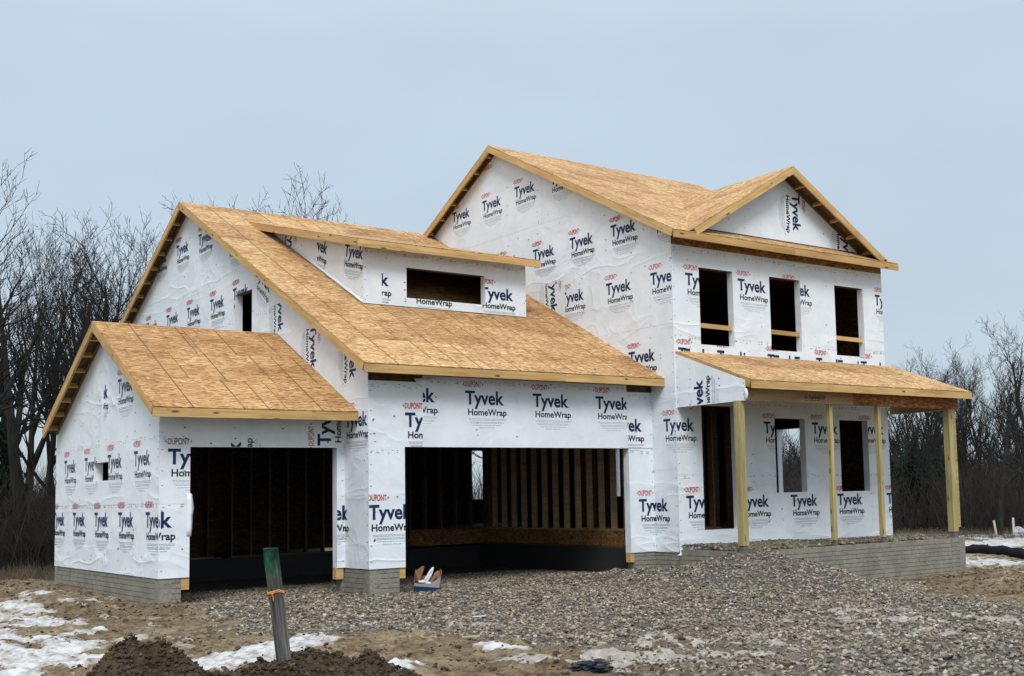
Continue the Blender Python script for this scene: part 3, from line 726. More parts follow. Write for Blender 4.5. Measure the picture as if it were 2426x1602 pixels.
# ------------------------------------------------------------------ foundation: poured in ribbed forms, so every course is a raised band
def foundation(x0, y0, x1, y1, z0, z1, th=.2, cap=.0, seams=1.22, course=.083):
    """from (x0,y0) to (x1,y1); outer face on the right-hand side of that direction"""
    a = Vector((x0, y0, 0)); b = Vector((x1, y1, 0)); L = (b-a).length; X = (b-a).normalized(); Zv = Vector((0, 0, 1)); Nn = X.cross(Zv)
    mb = MB()
    mb.box(0, L, z0, z1, -th, -.012)
    zt = z1; first_ = True; k = 0
    while zt > z0+.01:
        zb = max(zt-(cap if (first_ and cap) else course), z0); x = 0
        x = 0
        while x < L-.005:
            xe = min(x+seams, L)
            if L-xe < .1: xe = L
            o_ = random.uniform(-.0035, .0005)
            mb.box(x+.003, xe-.003, zb+.011, zt-(0 if first_ else .0005), -.0125, o_)
            x = xe
        zt = zb; first_ = False
    o = mb.build('foundation_wall', M['concrete'], house); o.matrix_basis = frame_matrix(a, X, Zv, Nn); return o
FZ = -1.0
foundation(XA0+.012, YAR, XA0+.012, YA+.014, FZ, -.012)
foundation(XA0+.013, YA+.012, -8.93, YA+.012, FZ, -.012)
foundation(-6.20, YA+.05, -6.157, YA+.05, FZ, -.012)
foundation(XB0+.012, YA+.35, XB0+.012, YB+.014, FZ, -.012)
foundation(XB0+.013, YB+.012, -5.60, YB+.012, FZ, -.012)
foundation(-.53, YB+.012, .012, YB+.012, FZ, -.012)
foundation(.012, YB+.1, .012, -1.0, FZ, -.012)
foundation(XC1-.01, .05, XC1-.01, YCR, FZ, -.012)
foundation(XC1, YCR, 0, YCR, FZ, -.012); foundation(0, YBR, XB0, YBR, FZ, -.012); foundation(XB0, YBR, XB0, YAR, FZ, -.012); foundation(XB0, YAR, XA0, YAR, FZ, -.012)
# porch foundation
PZ = .035
foundation(-.02, .0, -.02, -1.734, FZ, PZ, cap=.11)
foundation(-.018, -1.732, 6.558, -1.732, FZ, PZ, cap=.11)
foundation(6.556, -1.73, 6.556, .05, FZ, PZ, cap=.11)
foundation(6.556, .05, XC1, .05, FZ, PZ, cap=.11)
# jamb ends of the garage openings
for x0_, x1_, y_ in ((-8.93, -8.805, YA), (-6.32, -6.19, YA), (-5.60, -5.492, YB), (-.626, -.53, YB)):
    zb = -.20 if y_ == YA else -.19
    box('jamb_board', x0_, x1_, y_+.016, y_+.15, zb, -.014, M['pine'], house)
# opening linings
for (x0_, x1_, y_, zt_) in ((-8.811, -6.312, YA, 2.015), (XD0, XD1, YB, 1.995)):
    box('door_jamb', x0_-.012, x0_+.001, y_-.004, y_+.16, -.01, zt_, M['wrap'], house)
    box('door_jamb', x1_-.001, x1_+.012, y_-.004, y_+.16, -.01, zt_, M['wrap'], house)
    box('door_header', x0_, x1_, y_+.014, y_+.16, zt_+.004, zt_+.3, M['joist'], house)

# ------------------------------------------------------------------ inside
def studs_x(y, x0, x1, z0, z1, step=.406, mt='stud'):      # a stud wall running in X
    x = x0
    while x < x1:
        box('stud', x, x+.038, y, y+.14, z0+.038, z1-.038, M[mt], house); x += step
    box('wall_plate', x0, x1, y, y+.14, z0, z0+.038, M[mt], house); box('wall_plate', x0, x1, y, y+.14, z1-.038, z1, M[mt], house)
def studs_y(x, y0, y1, z0, z1, step=.406, mt='stud'):
    y = y0
    while y < y1:
        box('stud', x, x+.14, y, y+.038, z0+.038, z1-.038, M[mt], house); y += step
    box('wall_plate', x, x+.14, y0, y1, z0, z0+.038, M[mt], house); box('wall_plate', x, x+.14, y0, y1, z1-.038, z1, M[mt], house)
studs_y(.004, 1.24, 6.9, .38, 2.85)
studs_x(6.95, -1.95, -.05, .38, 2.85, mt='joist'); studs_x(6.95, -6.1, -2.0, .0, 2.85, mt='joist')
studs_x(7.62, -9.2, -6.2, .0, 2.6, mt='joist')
box('stud', .004, .144, 6.70, 6.94, .42, 2.8, M['joist'], house)
box('rim_board', .001, .030, YB+.15, 6.95, .075, .379, M['osb_dark'], house)
box('rim_board', -1.97, .0, 6.94, 6.97, .045, .379, M['osb_dark'], house)
box('sill_plate', -.06, .0, YB+.2, 6.93, .035, .074, M['joist'], house)
box('inner_foundation', -.10, -.001, YB+.16, 6.95, FZ, .034, M['shaded_concrete'], house)
box('inner_foundation', -9.1, -.10, 6.93, 7.08, FZ, -.004, M['shaded_concrete'], house)
# decks and partitions behind the studs; the darkness between is in their colour
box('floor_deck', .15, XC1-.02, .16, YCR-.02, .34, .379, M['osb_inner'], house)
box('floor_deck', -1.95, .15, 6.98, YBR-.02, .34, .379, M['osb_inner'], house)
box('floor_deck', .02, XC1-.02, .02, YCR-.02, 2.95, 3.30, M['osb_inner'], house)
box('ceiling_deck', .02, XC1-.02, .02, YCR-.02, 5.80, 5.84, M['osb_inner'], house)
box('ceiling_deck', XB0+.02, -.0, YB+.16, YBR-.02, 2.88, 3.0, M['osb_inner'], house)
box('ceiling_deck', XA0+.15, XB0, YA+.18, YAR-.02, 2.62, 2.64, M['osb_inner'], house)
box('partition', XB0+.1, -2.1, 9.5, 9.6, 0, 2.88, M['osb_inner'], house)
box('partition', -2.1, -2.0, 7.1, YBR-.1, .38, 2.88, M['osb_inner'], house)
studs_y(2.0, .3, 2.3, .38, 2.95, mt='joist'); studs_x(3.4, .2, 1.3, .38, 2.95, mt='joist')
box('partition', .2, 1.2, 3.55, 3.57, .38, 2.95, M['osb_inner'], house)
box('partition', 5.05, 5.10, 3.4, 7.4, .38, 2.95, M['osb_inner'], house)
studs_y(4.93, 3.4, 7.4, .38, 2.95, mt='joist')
for x_ in (.98, 1.38, 3.05, 5.1, 5.42):    # studs just inside the upper windows
    box('stud', x_, x_+.038, .75, .89, 3.31, 5.79, M['stud'], house)
box('partition', .1, XC1-.1, 8.2, 8.24, 3.31, 5.79, M['osb_inner'], house)
studs_x(.55, .72, 1.62, .38, 2.9, .36, mt='joist')

# ------------------------------------------------------------------ porch posts and beam
bz0, bz1 = 2.755, 3.005
def beam(x0, x1, mt): return box('porch_beam', x0, x1, -1.755, -1.665, bz0, bz1, M[mt], house)
beam(.10, 3.10, 'beam'); beam(3.104, 6.52, 'beam_osb')
box('porch_beam', .036, .098, -1.765, -1.66, bz0, bz1, M['beam_osb'], house)
box('porch_beam', 6.435, 6.52, -1.66, -.01, bz0, bz1, M['beam'], house); box('porch_beam', .045, .13, -1.66, -.01, bz0, bz1, M['beam'], house)
def stamp(x, z):
    v1_, f1 = fit_text('TopNotch350', 0, .47, 0, .070, .002, 2)
    v2_ = [(a+dx, b) for a in (0, .08, .15, .24) for dx, b in ((0, -.033), (.06, -.033), (.06, -.023), (0, -.023))]; f2 = [(4*i, 4*i+1, 4*i+2, 4*i+3) for i in range(4)]
    V = [(a, b, 0) for a, b in v1_]; F = list(f1); n = len(V); V += [(a, b, 0) for a, b in v2_]; F += [tuple(i+n for i in q) for q in f2]
    def rc(a0, a1, b0, b1):
        n = len(V); V.extend([(a0, b0, 0), (a1, b0, 0), (a1, b1, 0), (a0, b1, 0)]); F.append((n, n+1, n+2, n+3))
    for (a0, a1, b0, b1) in ((-.11, -.03, .07, .08), (-.11, -.10, -.01, .07), (-.11, -.03, -.045, -.035), (-.085, -.06, .0, .03), (-.06, -.035, .02, .05)): rc(a0, a1, b0, b1)
    o = link(bpy.data.objects.new('printed_stamp', mesh_data('printed_stamp', V, F, [M['brand']])), house)
    o.matrix_basis = frame_matrix((x, -1.7575, z), (1, 0, 0), (0, 0, 1), (0, -1, 0))
stamp(1.82, 2.84)
def post(x, w, bh=.11):
    z0 = PZ+bh
    o = board('porch_post', (x+w/2, -1.745+w/2, z0), (x+w/2, -1.745+w/2, bz0-.003), (0, 1, 0), w, w, M['treated'], house)
    b_ = box('post_base', x+.015, x+w-.015, -1.73, -1.745+w-.015, PZ, z0-.002, M['base'], house)
M['base'] = flat('galvanised_base', (.13, .135, .14), .5)
post(-.032, .14); post(2.409, .089); post(3.853, .089); post(6.187, .15, .13)
box('post_block', 6.345, 6.43, -1.74, -1.60, PZ+.22, bz0-.003, M['treated'], house)

# loose wrap: torn corner under the eave, bulge at the garage jamb, hanging foot
def flap(pts, name='loose_wrap'):
    V = []; F = []
    n = len(pts[0])
    for row in pts: V += row
    for j in range(len(pts)-1):
        for i in range(n-1): F.append((j*n+i, j*n+i+1, (j+1)*n+i+1, (j+1)*n+i))
    me = mesh_data(name, V, F, [M['wrap']], smooth=True); o = link(bpy.data.objects.new(name, me), house)
    so = o.modifiers.new('s', 'SOLIDIFY'); so.thickness = .003; return o
rows = []
for i in range(7):
    z = .62+i*.11; b_ = .030*math.sin(math.pi*(i+.5)/7)*(1.4 if i > 3 else .7)
    rows.append([(-8.86, YA-.012, z), (-8.81, YA-.014-b_*.6, z+.01), (-8.79+b_, YA-.005-b_*.5, z), (-8.80, YA+.02, z)])
flap(rows)
flap([[(-5.33, YB-.02, 3.16), (-4.95, YB-.02, 3.19)], [(-5.27, YB-.07, 3.06), (-5.05, YB-.06, 3.13)], [(-5.16, YB-.10, 3.02), (-5.12, YB-.08, 3.07)]])
rows = []
for i in range(12):
    y = DY-.02+(i/11)*2.6; z = ROOFB(y)+.008
    rows.append([(DX0-.010, y, z+.06), (DX0-.016-.006*math.sin(i*1.7), y, z+.03), (DX0-.028-.012*math.sin(i*2.3), y, z+.014)])
flap(rows)
flap([[(-.02, -.03, .06), (.05, -.03, .06)], [(-.05, -.06, -.03), (.04, -.05, -.02)], [(-.14, -.08, -.06), (-.03, -.08, -.075)]])
rows = []
for i in range(8):
    z = 2.77+i*.028; b_ = .04*math.sin(math.pi*i/7)
    rows.append([(.02, -1.84, z), (.015, -1.87-b_, z), (.05, -1.88-b_*.8, z), (.09, -1.86, z)])
flap(rows)

# ------------------------------------------------------------------ terrain
def vnoise(x, y, seed=0):
    xi = np.floor(x).astype(np.int64); yi = np.floor(y).astype(np.int64); fx = x-xi; fy = y-yi
    fx = fx*fx*(3-2*fx); fy = fy*fy*(3-2*fy)
    def h(a, b):
        n = (a*374761393 + b*668265263 + seed*1442695041) & 0xffffffff
        n = ((n ^ (n >> 13))*1274126177) & 0xffffffff
        return ((n ^ (n >> 16)) & 0xffff)/65535.0
    return (h(xi, yi)*(1-fx)+h(xi+1, yi)*fx)*(1-fy)+(h(xi, yi+1)*(1-fx)+h(xi+1, yi+1)*fx)*fy
def fbm(x, y, f, o=4, seed=0):
    s_ = 0; a = 1; t_ = 0
    for i in range(o): s_ = s_+a*vnoise(x*f*2**i, y*f*2**i, seed+i); t_ += a; a *= .55
    return s_/t_
def ss(a, b, x): t_ = np.clip((x-a)/(b-a), 0, 1); return t_*t_*(3-2*t_)
def gau(x, y, cx, cy, sx, sy, ang=0):
    c, s_ = math.cos(ang), math.sin(ang); dx = x-cx; dy = y-cy
    return np.exp(-.5*(((c*dx+s_*dy)/sx)**2+((-s_*dx+c*dy)/sy)**2))
A0 = -0.658   # direction of the camera's right on the ground
MOUNDS = [(-12.50, -8.0, .41, .26, .34), (-12.72, -7.85, .18, .24, .3), (-11.42, -8.50, .28, .42, .35), (-11.0, -8.78, .20, .40, .35), (-13.62, -7.62, .50, .25, .35), (-11.95, -8.15, .16, .35, .3), (-11.84, -9.10, .40, .20, .17)]
def dark_mask(x, y):
    d = np.zeros_like(x)
    for cx, cy, a, sx, sy in MOUNDS: d = np.maximum(d, gau(x, y, cx, cy, sx*1.7, sy*1.6, A0))
    return np.clip(d*1.8, 0, 1)
def zg(x, y):
    x = np.asarray(x, float); y = np.asarray(y, float)
    z = -.45-.24*ss(-2, 4.5, x)*ss(8, -1, -y*0+x*0+0) if False else -.45-.24*ss(-1.5, 4.0, x)
    z = z+.50*gau(x, y, .15, -1.95, 1.0, 1.15)+.07*gau(x, y, .2, -2.1, .35, .4)+.10*gau(x, y, -.9, .4, .8, .8)
    z = z+.18*gau(x, y, -10.3, 7.2, .9, 2.2)+.10*gau(x, y, -9.35, 1.1, .35, .25)+.13*gau(x, y, -10.2, 4.0, .35, 1.6)
    z = z+.12*gau(x, y, 9.5, .3, 1.6, .5, .5)
    for cx, cy, a, sx, sy in MOUNDS: z = z+a*gau(x, y, cx, cy, sx, sy, A0)
    inside = ((x > XA0+.3) & (x < -.1) & (y > YB+.4) & (y < 9)).astype(float)
    rough = .045*(fbm(x, y, 1.3, 4, 3)-.5)*2 + .06*(fbm(x, y, 6, 3, 9)-.5)*2*(1-.5*ss(30, 60, np.hypot(x+8, y+6))) + .022*(fbm(x, y, 11, 2, 17)-.5)*2
    z = z+rough*(1-.7*inside)
    z = z+dark_mask(x, y)*.13*(fbm(x, y, 5, 4, 21)-.5)*2
    # wheel ruts and scrapes in the bare soil on the right and left
    rt_ = ss(1, 5, x)
    z = z+rt_*.05*(fbm(x*.6, y*2.0, 1.6, 3, 31)-.5)*2
    far = ss(25, 70, np.hypot(x+8, y+6))
    z = z+far*.7*(fbm(x, y, .03, 3, 41)-.5)
    return z
GP = [(-8.75, 2.2), (-9.25, -1.3), (-9.75, -3.3), (-8.9, -3.9), (-8.1, -4.6), (-7.9, -5.6), (-7.75, -7.1), (-8.7, -9.4), (-8.5, -11.5), (-5, -14), (2, -14), (1.5, -10.5), (-1.2, -8.6), (-.9, -7.2), (.1, -5.7), (1.5, -4.3), (3.6, -2.7), (4.0, -1.6), (-.2, -1.6), (-.2, 1), (-.2, 9), (-9.1, 9)]
def in_poly(x, y, P):
    ins = np.zeros(x.shape, bool); j = len(P)-1
    for i in range(len(P)):
        xi, yi = P[i]; xj, yj = P[j]
        if yi != yj: ins ^= ((yi > y) != (yj > y)) & (x < (xj-xi)*(y-yi)/(yj-yi)+xi)
        j = i
    return ins
def stone_mask(x, y):
    wx = x+(fbm(x, y, 1.1, 4, 51)-.5)*1.3; wy = y+(fbm(x, y, 1.1, 4, 61)-.5)*1.3
    a = in_poly(wx, wy, GP).astype(float)
    b = in_poly(x+(fbm(x, y, 3, 3, 52)-.5)*1.6, y+(fbm(x, y, 3, 3, 53)-.5)*1.6, GP).astype(float)
    r_ = np.maximum(a, b*.6)
    thin_ = ss(.52, .62, fbm(x, y, .9, 3, 71))*gau(x, y, -8.2, -7.0, 1.6, 2.2)
    return np.clip(r_-thin_*.9, 0, 1)
def axis(lo, f0, f1, hi, step):
    a = [f0]; s_ = step
    while a[-1] > lo: s_ *= 1.16; a.append(a[-1]-s_)
    b = [f1]; s_ = step
    while b[-1] < hi: s_ *= 1.16; b.append(b[-1]+s_)
    return np.array(sorted(a[1:])+list(np.arange(f0, f1, step))+b)
def grid(xs, ys):
    X, Y = np.meshgrid(xs, ys); nx, ny = len(xs), len(ys)
    i = np.arange(nx-1)[None, :]; j = np.arange(ny-1)[:, None]
    F = np.stack([j*nx+i, j*nx+i+1, (j+1)*nx+i+1, (j+1)*nx+i], -1).reshape(-1, 4)
    return X.ravel(), Y.ravel(), F
gx, gy, gF = grid(axis(-400, -14.5, 9.5, 420, .05), axis(-300, -10.2, 3.6, 460, .05))
gz = zg(gx, gy)
grassm = ss(14, 22, np.hypot(gx+6, gy+3))*.85*ss(.35, .6, fbm(gx, gy, .35, 3, 81))
ter = link(bpy.data.objects.new('ground', np_mesh('ground', np.c_[gx, gy, gz], gF, M['ground'], True, {'stone': stone_mask(gx, gy), 'dark_soil': dark_mask(gx, gy), 'grass': grassm})))
label(ter, kind='structure')

# snow left lying in thin sheets
def seg_mask(x, y, pts, w_):
    d = np.full(x.shape, 9.0)
    for (ax_, ay_), (bx2, by2) in zip(pts[:-1], pts[1:]):
        L2_ = (bx2-ax_)**2+(by2-ay_)**2
        t_ = np.clip(((x-ax_)*(bx2-ax_)+(y-ay_)*(by2-ay_))/L2_, 0, 1)
        d = np.minimum(d, np.hypot(x-ax_-t_*(bx2-ax_), y-ay_-t_*(by2-ay_)))
    return 1-d/w_
def snow_sheet(name, xs, ys, fn, mat, th=.03, lab='structure', smooth=True):
    X, Y, F = grid(xs, ys); mk = fn(X, Y)
    Z = zg(X, Y)+np.clip(mk*1.5, -.2, 1)*th
    keep = (mk[F].max(1) > 0); F = F[keep]
    u_, inv = np.unique(F, return_inverse=True)
    o = link(bpy.data.objects.new(name, np_mesh(name, np.c_[X, Y, Z][u_], inv.reshape(-1, 4), mat, smooth, {'tint': np.clip(mk, 0, 1)[u_]})))
    label(o, kind='structure'); return o
def snow_near(x, y):
    big = np.maximum(seg_mask(x, y, [(-13.3, -6.0), (-12.6, -3.4), (-12.0, -.6), (-11.6, 3.2)], 1.25), seg_mask(x, y, [(-12.3, -4.0), (-11.6, -2.4)], .8))
    big = big+(fbm(x*1.5, y*.9, 1.9, 5, 91)-.535)*3.8
    st = seg_mask(x, y, [(-11.9, -6.1), (-11.0, -5.35), (-10.3, -4.95), (-9.75, -4.55), (-9.5, -4.2)], .48)+(fbm(x, y, 2.6, 3, 95)-.5)*1.0
    st2 = seg_mask(x, y, [(-10.6, -5.3), (-10.2, -5.9), (-9.95, -6.6), (-9.85, -7.0)], .27)+(fbm(x, y, 3, 3, 97)-.5)*.9
    sm = seg_mask(x, y, [(-8.45, -6.35), (-8.2, -6.62)], .14)+(fbm(x, y, 5, 3, 99)-.5)*.8
    r_ = np.maximum(np.maximum(big*.6, st), np.maximum(st2, sm))
    return r_-dark_mask(x, y)*1.2-ss(.62, .70, fbm(x*1.2, y, 5.5, 3, 93))*1.2
snow_sheet('snow', np.arange(-14.4, -7.9, .045), np.arange(-8.0, 5.0, .045), snow_near, M['snow'])
def snow_far(x, y):
    fx_ = .792*x-.61*y; fy_ = .61*x+.792*y
    q = fbm(fx_*.16, fy_*1.1, 1.0, 4, 111)-.50
    q = q+.22*ss(30.5, 36, fy_+17.3+5.9)-.5*ss(24, 20, np.hypot(x-CAM.x, y-CAM.y))
    q = np.where((x < 6.8) & (y < 14) & (x > -9.5), -1, q)
    return q*2
snow_sheet('snow_field', np.arange(7.0, 60, .28), np.arange(-22, 42, .28), snow_far, M['snow'], .04)
def snow_lf(x, y): return (fbm(x*.9, y*.5, 1.0, 4, 121)-.60)*3
snow_sheet('snow_field', np.arange(-30, -9.6, .12), np.arange(5.5, 16, .12), snow_lf, M['snow'], .03)
def ice_fn(x, y):
    pts = [(-3.2, -6.9, .5), (-3.7, -7.75, .45), (-2.9, -8.7, .5), (-4.6, -7.2, .3), (-7.6, -8.4, .75), (-6.9, -8.9, .6), (-6.3, -8.2, .45), (-7.2, -4.5, .35), (-5.3, -8.1, .5), (-4.6, -9.0, .45), (-6.9, -7.4, .45), (-8.6, -7.5, .35), (-1.7, -7.4, .3), (-8.2, -3.2, .2)]
    r_ = np.full(x.shape, -1.0)
    for a, b, c in pts: r_ = np.maximum(r_, 1-np.hypot(((x-a)*.79-(y-b)*.61)/1.6, ((x-a)*.61+(y-b)*.79)/1.0)/c)
    return r_*.9+(fbm(x*1.4, y*1.4, 3.6, 4, 131)-.66)*2.6
snow_sheet('ice_patch', np.arange(-9.5, -.8, .05), np.arange(-10, -2.5, .05), ice_fn, M['ice'], .022)

# loose stone: angular little rocks scattered over the stone area
ICO = None
def ico_template():
    bm = bmesh.new(); bmesh.ops.create_icosphere(bm, subdivisions=1, radius=1)
    V = np.array([v.co[:] for v in bm.verts]); F = np.array([[v.index for v in f.verts] for f in bm.faces]); bm.free(); return V, F
IV, IF = ico_template()
def scatter(name, P, size, mat, kind='stuff', flatk=.62, tint=None, sink=.25):
    n = len(P); nv = len(IV)
    th = rng.uniform(0, 2*np.pi, n); ph = rng.uniform(-.6, .6, n); ps = rng.uniform(-.6, .6, n)
    sc3 = np.stack([size*rng.uniform(.8, 1.5, n), size*rng.uniform(.6, 1.1, n), size*flatk*rng.uniform(.6, 1.2, n)], 1)
    V = IV[None]*(1+rng.uniform(-.22, .22, (n, nv, 1)))*sc3[:, None, :]
    cx, sx_ = np.cos(ph), np.sin(ph); y_ = V[..., 1]*cx[:, None]-V[..., 2]*sx_[:, None]; z_ = V[..., 1]*sx_[:, None]+V[..., 2]*cx[:, None]; V[..., 1] = y_; V[..., 2] = z_
    cy, sy_ = np.cos(ps), np.sin(ps); x_ = V[..., 0]*cy[:, None]+V[..., 2]*sy_[:, None]; z_ = -V[..., 0]*sy_[:, None]+V[..., 2]*cy[:, None]; V[..., 0] = x_; V[..., 2] = z_
    ct, st = np.cos(th), np.sin(th); x_ = V[..., 0]*ct[:, None]-V[..., 1]*st[:, None]; y_ = V[..., 0]*st[:, None]+V[..., 1]*ct[:, None]; V[..., 0] = x_; V[..., 1] = y_
    C = P.copy(); C[:, 2] += size*flatk*(.5-sink)
    V = (V+C[:, None, :]).reshape(-1, 3)
    F = (IF[None]+(np.arange(n)*nv)[:, None, None]).reshape(-1, 3)
    tt = np.repeat(rng.beta(2, 2.6, n) if tint is None else tint, nv)
    o = link(bpy.data.objects.new(name, np_mesh(name, V, F, mat, False, {'tint': tt}))); label(o, kind=kind); return o
def cand(n, x0, x1, y0, y1): return rng.uniform(x0, x1, n), rng.uniform(y0, y1, n)
def in_view(x, y, pad=1.2):
    dx, dy = x-CAM.x, y-CAM.y; f_ = .61*dx+.79*dy; r_ = .79*dx-.61*dy
    return (f_ > 9.2) & (r_ > -.52*f_-pad) & (r_ < .40*f_+pad)
x, y = cand(118000, -10.4, 4.6, -11.5, 4.2)
k = (rng.uniform(0, 1, len(x)) < stone_mask(x, y)) & in_view(x, y) & ~((y > -1.95) & (x > -.25)) 
x, y = x[k], y[k]
scatter('gravel', np.c_[x, y, zg(x, y)], rng.uniform(.012, .032, len(x)), M['gravel'])
x, y = cand(30000, -14.3, 8.5, -10, 9)
k = in_view(x, y) & ~((y > -1.9) & (x > -.2) & (x < 6.8)) & ~((y > YA-.1) & (x > XA0-.1) & (x < 6.8)) & (rng.uniform(0, 1, len(x)) < .25+.6*ss(.45, .6, fbm(x, y, .8, 3, 141)))
x, y = x[k], y[k]
scatter('soil_clods', np.c_[x, y, zg(x, y)], rng.uniform(.006, .016, len(x))*rng.choice([1, 1, 1, 1.8, 2.6], len(x)), M['clod'], tint=rng.beta(1.6, 2.2, len(x)))
x, y = cand(60000, -14.4, -9.5, -10.2, -6.6)
k = (rng.uniform(0, 1, len(x)) < dark_mask(x, y)**1.5); x, y = x[k], y[k]
scatter('mound_clods', np.c_[x, y, zg(x, y)], rng.uniform(.004, .010, len(x))*rng.choice([1, 1, 1, 1.5, 2.6], len(x)), M['clod'], tint=rng.beta(1.3, 4.0, len(x)), flatk=.8)
# gravel fill inside the porch walls
x, y = cand(5200, .05, 6.5, -1.68, -.02)
pf = PZ-.02+.07*fbm(x, y, 1.2, 3, 151)+.05*ss(-1.5, -.2, y)*ss(5, 1.5, x)
scatter('porch_gravel', np.c_[x, y, pf], rng.uniform(.02, .045, len(x)), M['gravel'], tint=rng.beta(1.6, 4.2, len(x)))
box('porch_fill', 0.0, 6.5, -1.56, -.005, -.9, PZ-.03, M['ground'], house)

def gz1(x, y): return float(zg(np.array([x]), np.array([y]))[0])

# ------------------------------------------------------------------ marker stake
def stake():
    x, y = -11.715, -8.835; zb = gz1(x, y)
    root = empty('marker_stake', (x, y, zb)); label(root, 'leaning grey timber stake with green painted top and orange ribbon', 'stake')
    mt, t, b = newmat('stake_wood', .85)
    v = coords(t, (26, 26, 1.6), False); n1 = noise(t, v, 1.3, 5, .5, .6)
    c = ramp(t, n1, [(.3, (.018, .017, .016)), (.5, (.075, .072, .067)), (.72, (.19, .18, .165))])
    tcn = t.nodes.new('ShaderNodeTexCoord'); sx = t.nodes.new('ShaderNodeSeparateXYZ'); t.links.new(tcn.outputs['Object'], sx.inputs[0])
    zz = mathn(t, 'ADD', sx.outputs[2], mathn(t, 'MULTIPLY', noise(t, coords(t, (30, 30, 5), False), 1, 4), .22))
    f = ramp(t, zz, [(.62, 0.0), (.0, 0.0)]); f.color_ramp.elements[0].position = .0
    ft = N(t, 'ShaderNodeMapRange'); ft.inputs[1].default_value = TOPZ-.13; ft.inputs[2].default_value = TOPZ+.02
    t.links.new(zz, ft.inputs[0])
    gcol = ramp(t, noise(t, coords(t, (25, 25, 8), False), 1, 3), [(.35, (.002, .014, .008)), (.58, (.008, .075, .042)), (.78, (.05, .22, .14))])
    cc = mixc(t, ft.outputs[0], c.outputs[0], gcol.outputs[0]); t.links.new(cc, b.inputs['Base Color']); bump(t, b, n1, .5, .004)
    H = TOPZ; w_, d_ = .104, .052
    nz_ = 14; V = []; F = []
    for i in range(nz_+1):
        z = -.3+(H+.3)*i/nz_; j = lambda: random.uniform(-.0016, .0016)
        ch = .006
        ring = [(-w_/2+ch, -d_/2), (w_/2-ch, -d_/2), (w_/2, -d_/2+ch), (w_/2, d_/2-ch), (w_/2-ch, d_/2), (-w_/2+ch, d_/2), (-w_/2, d_/2-ch), (-w_/2, -d_/2+ch)]
        V += [(a+j(), b_+j(), z+(.006*math.sin(a*90) if i == nz_ else 0)) for a, b_ in ring]
    for i in range(nz_):
        for k_ in range(8): F.append((i*8+k_, i*8+(k_+1) % 8, (i+1)*8+(k_+1) % 8, (i+1)*8+k_))
    F.append(tuple(range(nz_*8, nz_*8+8)))
    post_ = link(bpy.data.objects.new('stake_post', mesh_data('stake_post', V, F, [mt])), root)
    # a split running up the narrow side
    cr = link(bpy.data.objects.new('split', mesh_data('split', [(w_/2-.02, -d_/2-.0012, -.02), (w_/2-.013, -d_/2-.0012, -.02), (w_/2-.020, -d_/2-.0012, .17)], [(0, 1, 2)], [M['dark']])), post_)
    ry = R(-7.1)
    Ms = Matrix.Translation((0, 0, 0))
    rot = Matrix.Rotation(-.658-.40, 4, 'Z')
    # tilt towards the camera's left: rotate about the viewing direction
    tilt = Matrix.Rotation(R(-7.1), 4, Vector((.61, .79, 0)))
    post_.matrix_basis = tilt @ rot
    tape = flat('ribbon_orange', (.75, .24, .10), .5); tape2 = flat('ribbon_yellow', (.75, .50, .12), .5)
    zt = H-.325
    rb = []
    def loop(z, col_, nm, t0, t1, hh=.007):
        pts = [(-w_/2-.003, -d_/2-.003), (w_/2+.003, -d_/2-.003), (w_/2+.003, d_/2+.003), (-w_/2-.003, d_/2+.003), (-w_/2-.003, -d_/2-.003)]
        V = []; F = []
        for i, (a, b_) in enumerate(pts):
            zz_ = z+(t1-t0)*.0+.012*math.sin(i*1.9)
            V += [(a, b_, zz_-hh*random.uniform(.5, 1)), (a, b_, zz_+hh*random.uniform(.5, 1))]
        for i in range(4): F.append((2*i, 2*i+2, 2*i+3, 2*i+1))
        o = link(bpy.data.objects.new(nm, mesh_data(nm, V, F, [col_])), root); s_ = o.modifiers.new('s', 'SOLIDIFY'); s_.thickness = .0025
        o.matrix_basis = post_.matrix_basis; return o
    loop(zt, tape, 'ribbon', 0, 0); loop(zt+.010, tape2, 'ribbon', 0, 0, .004)
    for (ax_, az_, bx2, bz_, wd, cm) in ((-.004, 0, .004, -.052, .010, tape), (.0, .0, .052, .028, .008, tape2), (0, 0, -.05, .004, .007, tape), (0, 0, -.018, -.022, .007, tape), (.004, 0, .03, .014, .008, tape)):
        V = [(ax_-.002, -d_/2-.008, zt+az_-.003), (ax_+.002, -d_/2-.008, zt+az_+.003), (bx2+wd*.5, -d_/2-.016, zt+bz_+wd*.6), (bx2-wd*.5, -d_/2-.013, zt+bz_-wd*.5)]
        o = link(bpy.data.objects.new('ribbon_tail', mesh_data('ribbon_tail', V, [(0, 1, 2, 3)], [cm])), root); s_ = o.modifiers.new('s', 'SOLIDIFY'); s_.thickness = .002
        o.matrix_basis = post_.matrix_basis
TOPZ = .80-gz1(-11.715, -8.835)
stake()

